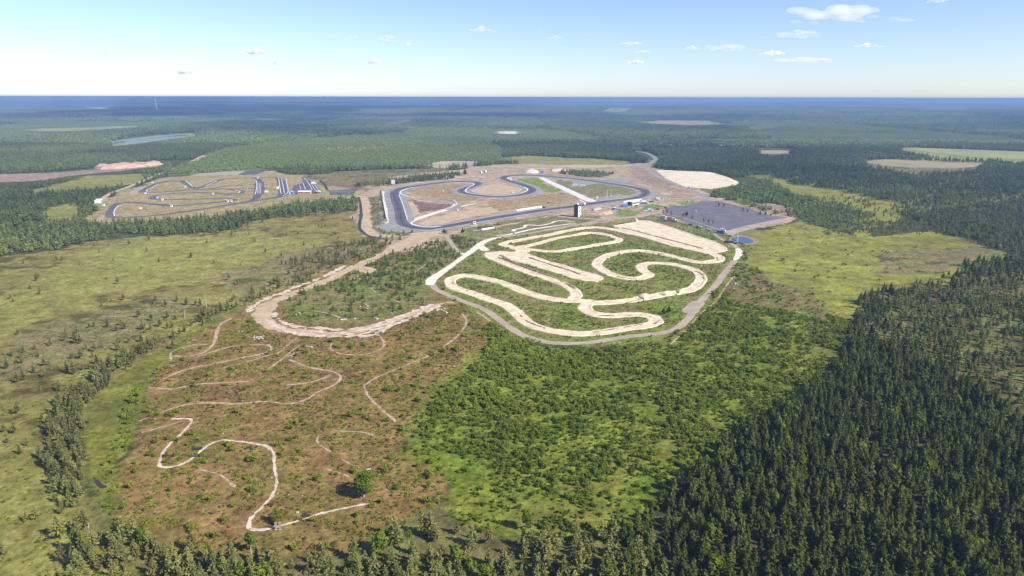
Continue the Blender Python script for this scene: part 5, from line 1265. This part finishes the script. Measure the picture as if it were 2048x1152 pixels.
def scales(n, lo, hi, wob=.15):
    s = RNG.uniform(lo, hi, n); w = s * RNG.uniform(1 - wob, 1 + wob, n)
    return np.column_stack([w, w, s])

# pines
_px, _py, _d = to_px(np.column_stack([Pp, 0 * Pp[:, 0]]))
sp_ = scales(len(Pp), .5, .92, .2)
sp_ *= np.where(_py > 640, 1.0, np.where(_py > 345, .95, 1.25))[:, None]
tp = np.clip(.18 + .5 * (fbm(Pp[:, 0], Pp[:, 1], 60, 51) - .35) + .3 * RNG.random(len(Pp)), 0, 1)
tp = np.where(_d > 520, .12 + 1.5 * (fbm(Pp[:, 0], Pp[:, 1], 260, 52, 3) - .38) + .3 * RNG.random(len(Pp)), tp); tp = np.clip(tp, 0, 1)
m = pick(Pp, sp_[:, 2], 300)
single('pine_tree', 'pine', Pp[m], sp_[m], tp[m], 'tall dark green pine in the dense forest nearest the viewer', 'tree', 'pines of the dense forest')
near = (_d < 520) & ~m; far = ~near & ~m
P3 = np.column_stack([Pp, 0 * Pp[:, 0]])
mass('pine_forest', [v[2] for v in KIND['pine']], P3[near], RNG.random(near.sum()) * 6.283, sp_[near], tp[near], 'dense dark pine forest running on behind the nearest pines', 'forest')
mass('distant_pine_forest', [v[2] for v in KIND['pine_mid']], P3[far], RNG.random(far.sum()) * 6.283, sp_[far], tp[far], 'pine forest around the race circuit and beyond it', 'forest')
mass('sparse_pine_wood', [v[2] for v in KIND['pine_mid']], np.column_stack([Pr, 0 * Pr[:, 0]]), RNG.random(len(Pr)) * 6.283, scales(len(Pr), .3, .75, .25), np.clip(.1 + .5 * RNG.random(len(Pr)), 0, 1), 'sparse low pine wood thinning out into the olive bog', 'forest')
Pm = scatter(field_of(((.0045, DENSE), (.004, [(100, 1090), (420, 1095), (800, 1075), (1250, 1060), (1250, 1300), (60, 1300)]))), 0, 10, 3, .5)
mass('forest_birches', [v[2] for v in KIND['birch']], np.column_stack([Pm, 0 * Pm[:, 0]]), RNG.random(len(Pm)) * 6.283, scales(len(Pm), .7, 1.25, .3), np.clip(.05 + .4 * RNG.random(len(Pm)), 0, 1), 'broadleaved birches mixed into the dark pine forest', 'trees')
# bog pines
_px, _py, _d = to_px(np.column_stack([Pb, 0 * Pb[:, 0]]))
sb = scales(len(Pb), .45, 1.15)
sb *= np.where((_py > 1040), 1.35, 1.0)[:, None] * np.where((_px < 330) & (_py > 690) & (_px > 90), 1.15, 1)[:, None]
tb = np.clip(.15 + .7 * RNG.random(len(Pb)) + .25 * (_py > 1030) + .3 * (_px > 1640), 0, 1)
m = pick(Pb, sb[:, 2], 300)
single('scrub_pine', 'bog', Pb[m], sb[m], tb[m], 'thin grey green scrub pine with open crown in the nearest bog wood', 'tree', 'scrub pines of the bog edge')
mass('scrub_pine_wood', [v[2] for v in KIND['bog']], np.column_stack([Pb, 0 * Pb[:, 0]])[~m], RNG.random((~m).sum()) * 6.283, sb[~m], tb[~m], 'scattered small scrub pines on the open bog', 'scrub')
# young conifers
_px, _py, _d = to_px(np.column_stack([Py, 0 * Py[:, 0]]))
sy = scales(len(Py), .5, 1.25) * np.where(_py < 430, 1.5, 1.0)[:, None]
ty = np.clip(np.where(_py < 345, .62, .3) + .5 * RNG.random(len(Py)), 0, 1)
m = pick(Py, sy[:, 2] * inside(_px, _py, [(500, 630), (640, 550), (770, 490), (850, 466), (970, 478), (860, 565), (905, 605), (720, 665), (560, 660)]), 260)
single('young_conifer', 'young', Py[m], sy[m], ty[m], 'young bushy green conifer inside the sand loop', 'sapling', 'young conifers inside the sand loop', False)
nr = ~m & (_d < 620); fr_ = ~m & ~nr; P3 = np.column_stack([Py, 0 * Py[:, 0]])
mass('young_conifers', [v[2] for v in KIND['young']], P3[nr], RNG.random(nr.sum()) * 6.283, sy[nr], ty[nr], 'dense young conifers growing inside the sand loop', 'young forest')
mass('young_plantation', [v[2] for v in KIND['young_far']], P3[fr_], RNG.random(fr_.sum()) * 6.283, sy[fr_] * .72, ty[fr_], 'young conifer plantation of bright green saplings around the circuits', 'young forest')
# scrub
st = scales(len(Pt), .28, 1.0, .3); _px, _py, _d = to_px(np.column_stack([Pt, 0 * Pt[:, 0]]))
_intrack = inside(_px, _py, [(870, 560), (960, 490), (990, 475), (1130, 457), (1290, 437), (1450, 470), (1500, 500), (1450, 560), (1400, 622), (1330, 685), (1180, 695), (1040, 680), (930, 612)])
st *= np.where(_intrack, .55, .95)[:, None]
_big = fbm(Pt[:, 0], Pt[:, 1], 70, 63, 3); _mid = fbm(Pt[:, 0], Pt[:, 1], 18, 64, 3)
st *= np.clip(.35 + 1.3 * _mid + .9 * (_big - .5), .4, 1.7)[:, None]
tt = np.clip(.52 + 1.5 * (_big - .5) + .7 * (_mid - .5) + .3 * (RNG.random(len(Pt)) - .5), 0, 1)
m = pick(Pt, st[:, 2] * (_py > 800) * (_px > 790), 280)
single('willow_bush', 'bush', Pt[m], st[m], tt[m], 'leafy bright green willow bush in the lush thicket', 'bush', 'willow bushes of the lush thicket', False)
mass('thicket', [v[2] for v in KIND['bush']], np.column_stack([Pt, 0 * Pt[:, 0]])[~m], RNG.random((~m).sum()) * 6.283, st[~m], tt[~m], 'lush green thicket of low willow and birch scrub', 'thicket')
sh = scales(len(Ph), .35, 1.1, .25); _px, _py, _d = to_px(np.column_stack([Ph, 0 * Ph[:, 0]]))
th = np.clip(.3 + .6 * RNG.random(len(Ph)), 0, 1)
m = pick(Ph, sh[:, 2], 300)
single('heath_bush', 'bush', Ph[m], sh[m], th[m], 'small round green bush dotted on the brown heath', 'bush', 'small bushes dotted on the heath', False)
if (~m).any(): mass('heath_scrub', [v[2] for v in KIND['bush']], np.column_stack([Ph, 0 * Ph[:, 0]])[~m], RNG.random((~m).sum()) * 6.283, sh[~m], th[~m], 'low green scrub scattered over the brown heath', 'scrub')
sf_ = scales(len(Pf), .22, .85, .3)
_g = (fbm(Pf[:, 0], Pf[:, 1], 26, 88, 4) + .25 * (RNG.random(len(Pf)) - .5) > .50) | ~inside(*to_px(np.column_stack([Pf, 0 * Pf[:, 0]]))[:2], _HEATH)
for nm, kd, q, lab in (('heath_grass', 'tuft', ~_g, 'low brown tufts of grass and heather covering the heath'), ('green_herbs', 'herb', _g, 'low green herbs and grass at the edges of the heath')):
    mass(nm, [v[2] for v in KIND[kd]], np.column_stack([Pf, 0 * Pf[:, 0]])[q], RNG.random(q.sum()) * 6.283, sf_[q], np.clip(RNG.random(q.sum()) * .9, 0, 1), lab, 'grass')

# landmark trees
def landmark(name, kind, at, s, tint, label, cat, group=None, mats=None):
    p = g1(*at); cm, tm, jm = KIND[kind][RNG.integers(len(KIND[kind]))]
    r = empty(name, (p[0], p[1], 0), RNG.random() * 6); r.scale = (s[0], s[0], s[1])
    c = obj('crown', cm if mats is None else cm.copy(), r); obj('trunk', tm, r); c['tint'] = tint
    if mats: c.data.materials.clear(); c.data.materials.append(mats)
    tag(r, label, cat, group)
landmark('birch_tree', 'round_birch', (728, 994), (.78, .74), .0, 'big round green birch standing alone on the heath', 'tree')
landmark('birch_tree', 'birch', (553, 1047), (.8, .75), .35, 'single green birch beside the two upright planks', 'tree')
landmark('birch_tree', 'birch', (508, 922), (.9, .45), .6, 'low spreading birch inside the near trial path loop', 'tree')
landmark('birch_tree', 'birch', (508, 985), (.5, .4), .5, 'small birch left of the near trial path', 'tree')
landmark('spruce_tree', 'pine', (1327, 628), (.8, .42), .1, 'taller of two dark spruces beside the motocross hairpin', 'tree')
landmark('spruce_tree', 'pine', (1338, 624), (.7, .36), .1, 'shorter of two dark spruces beside the motocross hairpin', 'tree')
landmark('spruce_tree', 'pine', (930, 352), (1.6, 1.3), .0, 'single dark spruce at the end of the tree row', 'tree')
landmark('spruce_tree', 'pine', (888, 468), (.8, .6), .1, 'dark spruce left of the long low shed', 'tree')
landmark('spruce_tree', 'pine', (925, 466), (.9, .6), .1, 'dark spruce between rubble heap and shed', 'tree')
landmark('copper_tree', 'birch', (1373, 436.5), (1.1, .95), .1, 'dark red leaved tree in the car park row', 'tree', None, foliage_mat('dark_red_leaves', (.025, .008, .010), (.06, .020, .022), .2))
for x, y in ((1325.5, 429), (1334, 429), (1342, 431.5), (1365, 436), (1384, 439), (1407, 446.5), (1416.5, 448), (1426, 450)):
    landmark('planted_birch', 'birch', (x, y), (.55, .75), .35, 'slim planted birch along the lower lane of the car park', 'tree', 'planted birches along the lower lane')
for x, y in ((1438, 413), (1447.5, 414.5), (1486, 423), (1495.5, 425.5), (1520, 430.5), (1530, 432.5), (1541, 435)):
    landmark('planted_birch', 'birch', (x, y), (.6, .7), .2, 'slim planted birch along the upper edge of the car park', 'tree', 'planted birches along the upper edge')
_dead = plain('dead_wood', (.52, .49, .45), .9)
for x, y, lab in ((413, 614, 'bare white dead trunk standing on the bog edge'), (370, 636, 'second bare dead trunk farther down the bog edge'), (207, 775, 'leaning bare trunk in the ditch line wood'), (190, 765, 'bare grey trunk beside the leaning one'), (181, 1080, 'bare pale trunk among the near scrub pines')):
    p = g1(x, y); r = tag(empty('dead_tree', (p[0], p[1], 0), 1), lab, 'dead tree'); v, f = trunk_np(5.5, .13, .04, .05, stubs=(6, (.4, .9), 1.0)); obj('trunk', mesh_np('dead_trunk', v, f, None, _dead), r)

# ------------------------------------------------------------------ forest to the horizon
LOWFAR = [[(440, 300), (560, 285), (700, 272), (960, 263), (1010, 300), (1000, 325), (600, 337)], [(1660, 268), (1780, 262), (1910, 275), (2048, 280), (2048, 292), (1900, 292), (1760, 282)], [(1880, 262), (2100, 258), (2100, 270), (1950, 270)]]
def far_points():
    out = []
    for d0, d1, step, s in ((1500, 3600, 40, 1.0), (3600, 9000, 76, 1.75), (9000, 22000, 170, 3.6)):
        ys = np.arange(0, d1, step); xs = np.arange(-d1, d1, step)
        X, Y = np.meshgrid(xs, ys); X = X.ravel() + (RNG.random(X.size) - .5) * step * .5; Y = Y.ravel() + (RNG.random(Y.size) - .5) * step * .5
        D = np.hypot(X, Y); px, py, dd = to_px(np.column_stack([X, Y, 0 * X]))
        ok = (D >= d0) & (D < d1) & (px > -350) & (px < 2400) & (dd > 0)
        out.append(np.column_stack([X, Y, np.full(len(X), s), px, py])[ok])
    return np.vstack(out)
FP = far_points()
wob = (fbm(FP[:, 0], FP[:, 1], 300, 71) - .5)
qx, qy = FP[:, 3] + wob * 14, FP[:, 4] + wob * 4 * np.clip((FP[:, 4] - 195) / 60, .2, 1.5)
keep = ~((FP[:, 0] > RX[0]) & (FP[:, 0] < RX[-1]) & (FP[:, 1] < RY[-1] - 10))
low = np.zeros(len(FP), bool)
hpx = 14.0 * F_PX / np.hypot(FP[:, 0], FP[:, 1])
for p in OPENFAR:
    for q in (0, .33, .66, 1.0): keep &= ~inside(qx, qy - hpx * q, p)
for p in LOWFAR: low |= inside(qx, qy, p)
stand = fbm(FP[:, 0], FP[:, 1], 900, 83, 3)
keep &= ~((vnoise(FP[:, 0] * .45, FP[:, 1] * .8, 520, 91) > .80) & (FP[:, 1] > 1900))
low |= vnoise(FP[:, 0] + 300, FP[:, 1] * .6, 420, 95) > .62
tf = np.clip(.12 + 2.8 * (stand - .40) + .15 * RNG.random(len(FP)) + low * .45, 0, 1)
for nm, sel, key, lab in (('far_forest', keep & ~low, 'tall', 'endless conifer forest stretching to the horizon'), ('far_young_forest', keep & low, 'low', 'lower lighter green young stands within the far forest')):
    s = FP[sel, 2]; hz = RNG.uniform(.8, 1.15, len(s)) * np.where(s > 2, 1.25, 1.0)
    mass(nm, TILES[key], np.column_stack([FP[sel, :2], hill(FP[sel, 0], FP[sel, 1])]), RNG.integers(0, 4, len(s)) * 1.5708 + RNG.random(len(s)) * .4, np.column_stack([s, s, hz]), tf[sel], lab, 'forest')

# ground of the open places far off
def far_patch(name, polys, mat, z=.5):
    V, T = [], []
    for p in polys:
        q = smooth(gnd(p), True, 5)
        c = q.mean(0); r = np.linalg.norm(q - c, axis=1)
        q = c + (q - c) * (1 + .12 * (fbm(q[:, 0], q[:, 1], 120, 6) - .5))[:, None]
        b = len(V); n = len(q)
        V.append((c[0], c[1], z + hill(c[0], c[1]))); V += [(a[0], a[1], z + hill(a[0], a[1])) for a in q]
        T += [(b, b + 1 + k, b + 1 + (k + 1) % n) for k in range(n)]
    return tag(obj(name, mesh_np(name, V, None, T, mat)), None, None, None, 'structure')
FIELD = sheet_mat('far_field_grass', ((.27, .29, .085), (.24, .22, .09)), 120, 14, bump=.2)
DRY = sheet_mat('far_dry_bog', ((.30, .24, .13), (.22, .20, .09)), 120, 14, bump=.2)
PALE = sheet_mat('far_gravel_pit', ((.55, .48, .42), (.45, .38, .31)), 90, 14, bump=.2)
far_patch('meadow', [OPENFAR[0], OPENFAR[3], OPENFAR[5]], FIELD)
far_patch('dry_bog', [OPENFAR[1], OPENFAR[2], OPENFAR[13]], DRY)
far_patch('gravel_pit', [OPENFAR[4], OPENFAR[8], OPENFAR[12]], PALE)
far_patch('peat_field', [OPENFAR[7]], sheet_mat('far_peat', ((.17, .095, .08), (.13, .085, .07)), 120, 14))
far_patch('lake_shore', [[(216, 291), (214, 285), (280, 275), (330, 270), (402, 266), (398, 271), (335, 279), (250, 290)]], FIELD, .02)
far_patch('distant_lake', [OPENFAR[9], OPENFAR[11]], wm, .3)
# ------------------------------------------------------------------ clouds
CLOUDM = bpy.data.materials.new('cloud_vapour'); CLOUDM.use_nodes = True
_n = CLOUDM.node_tree; _n.nodes.remove(_n.nodes['Principled BSDF'])
_v = _n.nodes.new('ShaderNodeVolumePrincipled'); _v.inputs['Color'].default_value = (1, 1, 1, 1); _v.inputs['Density'].default_value = .0024; _v.inputs['Anisotropy'].default_value = .1
_n.links.new(_v.outputs[0], _n.nodes['Material Output'].inputs['Volume'])
def cloud_mesh(seed):
    """many merged puffs over a flat base, about 2 wide, 2 deep and 1 high"""
    r_ = random.Random(seed)
    mb = bpy.data.metaballs.new('puffs%d' % seed); mb.resolution = mb.render_resolution = .085; mb.threshold = .25
    for k in range(34):
        x = r_.gauss(0, .42); y = r_.gauss(0, .36); q = max(0, 1 - (x * x + y * y) * .9)
        e = mb.elements.new(); e.co = (x, y, r_.random() ** 1.4 * .75 * q); e.radius = r_.uniform(.14, .34) * (.55 + .45 * q)
    o = bpy.data.objects.new('puffs%d' % seed, mb); SC.collection.objects.link(o)
    dg = bpy.context.evaluated_depsgraph_get(); dg.update()
    me = bpy.data.meshes.new_from_object(o.evaluated_get(dg)); me.name = 'cloud'
    SC.collection.objects.unlink(o); bpy.data.objects.remove(o); bpy.data.metaballs.remove(mb)
    co = np.empty(len(me.vertices) * 3, np.float32); me.vertices.foreach_get('co', co); co = co.reshape(-1, 3)
    co[:, 2] = np.where(co[:, 2] < 0, co[:, 2] * .4, co[:, 2])
    n = fbm(co[:, 0] * 4 + co[:, 2] * 3 + 40, co[:, 1] * 4 - co[:, 2] * 5 + 40, .6, seed, 3)[:, None] - .5
    co += unit(co) * n * .10
    me.vertices.foreach_set('co', co.ravel()); me.materials.clear(); me.materials.append(CLOUDM); me.update()
    return me
CM = [cloud_mesh(k) for k in range(6)]
PUFFM = CLOUDM.copy(); PUFFM.name = 'puff_vapour'
[n for n in PUFFM.node_tree.nodes if n.type == 'PRINCIPLED_VOLUME'][0].inputs['Density'].default_value = .008
THIN = []
for _m in CM:
    _c = _m.copy(); _c.materials.clear(); _c.materials.append(PUFFM); THIN.append(_c)
def cloud(px, py, wpx, hpx, k, label, alt=1300.0):
    """a fair weather cloud at its real height, as wide as it looks"""
    d = np.array([(px - 1024) / F_PX, (576 - py) / F_PX, -1.0]) @ _M3.T
    t = (alt - CAM_H) / max(d[2], .012); c = d * t + np.array([0, 0, CAM_H]); L_ = np.linalg.norm(d) * t / np.linalg.norm(d)
    o = obj('cloud', CM[k % 6], None, c)
    w = 1.3 * wpx * t / F_PX / 2; h = hpx * t / F_PX / 2
    o.scale = (w, w * .6, h * 2.1)
    o.rotation_euler = (0, 0, RNG.uniform(-.4, .4))
    if wpx < 70: o.data = THIN[k % 6]
    return tag(o, label, 'cloud', 'small fair weather clouds')
for k, (x, y, w, h, lab) in enumerate((
    (1670, 42, 210, 36, 'largest long white cloud high in the blue sky'), (1590, 76, 95, 22, 'white cloud just below the largest one'), (1876, 5, 40, 16, 'small white cloud touching the top edge of the picture'),
    (965, 63, 46, 13, 'lone small white cloud above the middle of the forest'), (772, 84, 44, 15, 'larger of two small white clouds side by side'), (813, 92, 30, 10, 'smaller of two small white clouds side by side'),
    (748, 127, 44, 10, 'faint flat cloud below the pair of white clouds'), (1282, 105, 34, 6, 'small bright cloud low over the forest right of the middle'), (1262, 89, 50, 6, 'flat thin cloud just over a small bright one'),
    (1112, 78, 28, 8, 'tiny white cloud near the lone small cloud'), (1080, 64, 12, 9, 'tiniest round puff of cloud'), (1383, 98, 30, 8, 'tiny flat cloud left of the long cloud bank'),
    (1455, 102, 90, 16, 'left half of the long low cloud bank'), (1600, 125, 120, 14, 'right half of the long low cloud bank'), (1545, 110, 50, 10, 'small cloud linking the long low cloud bank'),
    (515, 108, 60, 14, 'pale cloud in a loose group on the left of the sky'), (549, 129, 26, 11, 'pale puff below the loose group of clouds'), (430, 112, 26, 12, 'pale puff left of the loose group of clouds'),
    (370, 148, 40, 13, 'faint cloud low over the lake'), (665, 79, 20, 11, 'tiny cloud left of the side by side pair'), (705, 80, 28, 11, 'second tiny cloud left of the side by side pair'), (1735, 94, 50, 9, 'thin cloud under the largest cloud on its right'),
    (205, 108, 30, 10, 'very faint cloud on the far left of the sky'), (105, 105, 30, 10, 'very faint leftmost cloud'), (1272, 128, 44, 9, 'faint cloud close over the horizon haze'))):
    cloud(x, y, w, h, k, lab)
DENSEM = CLOUDM.copy(); DENSEM.name = 'dense_cloud_vapour'
[n for n in DENSEM.node_tree.nodes if n.type == 'PRINCIPLED_VOLUME'][0].inputs['Density'].default_value = .02
# clouds overhead whose shadows lie on the far forest
for k, (x, y, w, dep, lab) in enumerate(((600, 223, 2600, 3600, 'broad cloud that shades the far forest'), (900, 219, 2600, 2400, 'cloud beside the broad one that shades the far forest'), (430, 218, 1500, 2200, 'smaller cloud that shades a strip of the far forest'))):
    g = g1(x, y); a = 1450.0
    c = Vector((g[0], g[1], 0)) + SUN_DIR * (a / SUN_DIR.z)
    o = obj('cloud', CM[k % 6], None, c); o.scale = (w / 1.4, dep / 1.4, 900); o.rotation_euler = (0, 0, .3 * k)
    o.data = o.data.copy(); o.data.materials.clear(); o.data.materials.append(DENSEM)
    tag(o, lab, 'cloud', 'small fair weather clouds')

# ------------------------------------------------------------------ haze
HZ = bpy.data.materials.new('haze'); HZ.use_nodes = True
_n = HZ.node_tree; _n.nodes.remove(_n.nodes['Principled BSDF'])
_v = _n.nodes.new('ShaderNodeVolumePrincipled'); _v.inputs['Color'].default_value = (.235, .375, .66, 1); _v.inputs["Density"].default_value = 1.7e-4; _v.inputs['Anisotropy'].default_value = 0.0
_n.links.new(_v.outputs[0], _n.nodes['Material Output'].inputs['Volume'])
X0, X1, Y0, Y1, Z0, Z1 = -99000, 99000, -8000, 104000, -1.0, 124.0
hv = [(X0, Y0, Z0), (X1, Y0, Z0), (X1, Y1, Z0), (X0, Y1, Z0), (X0, Y0, Z1), (X1, Y0, Z1), (X1, Y1, Z1), (X0, Y1, Z1)]
tag(obj('haze', mesh_np('haze', hv, [(0, 3, 2, 1), (4, 5, 6, 7), (0, 1, 5, 4), (1, 2, 6, 5), (2, 3, 7, 6), (3, 0, 4, 7)], None, HZ)), 'thin blue summer haze over the far forest', 'haze', None, 'stuff')
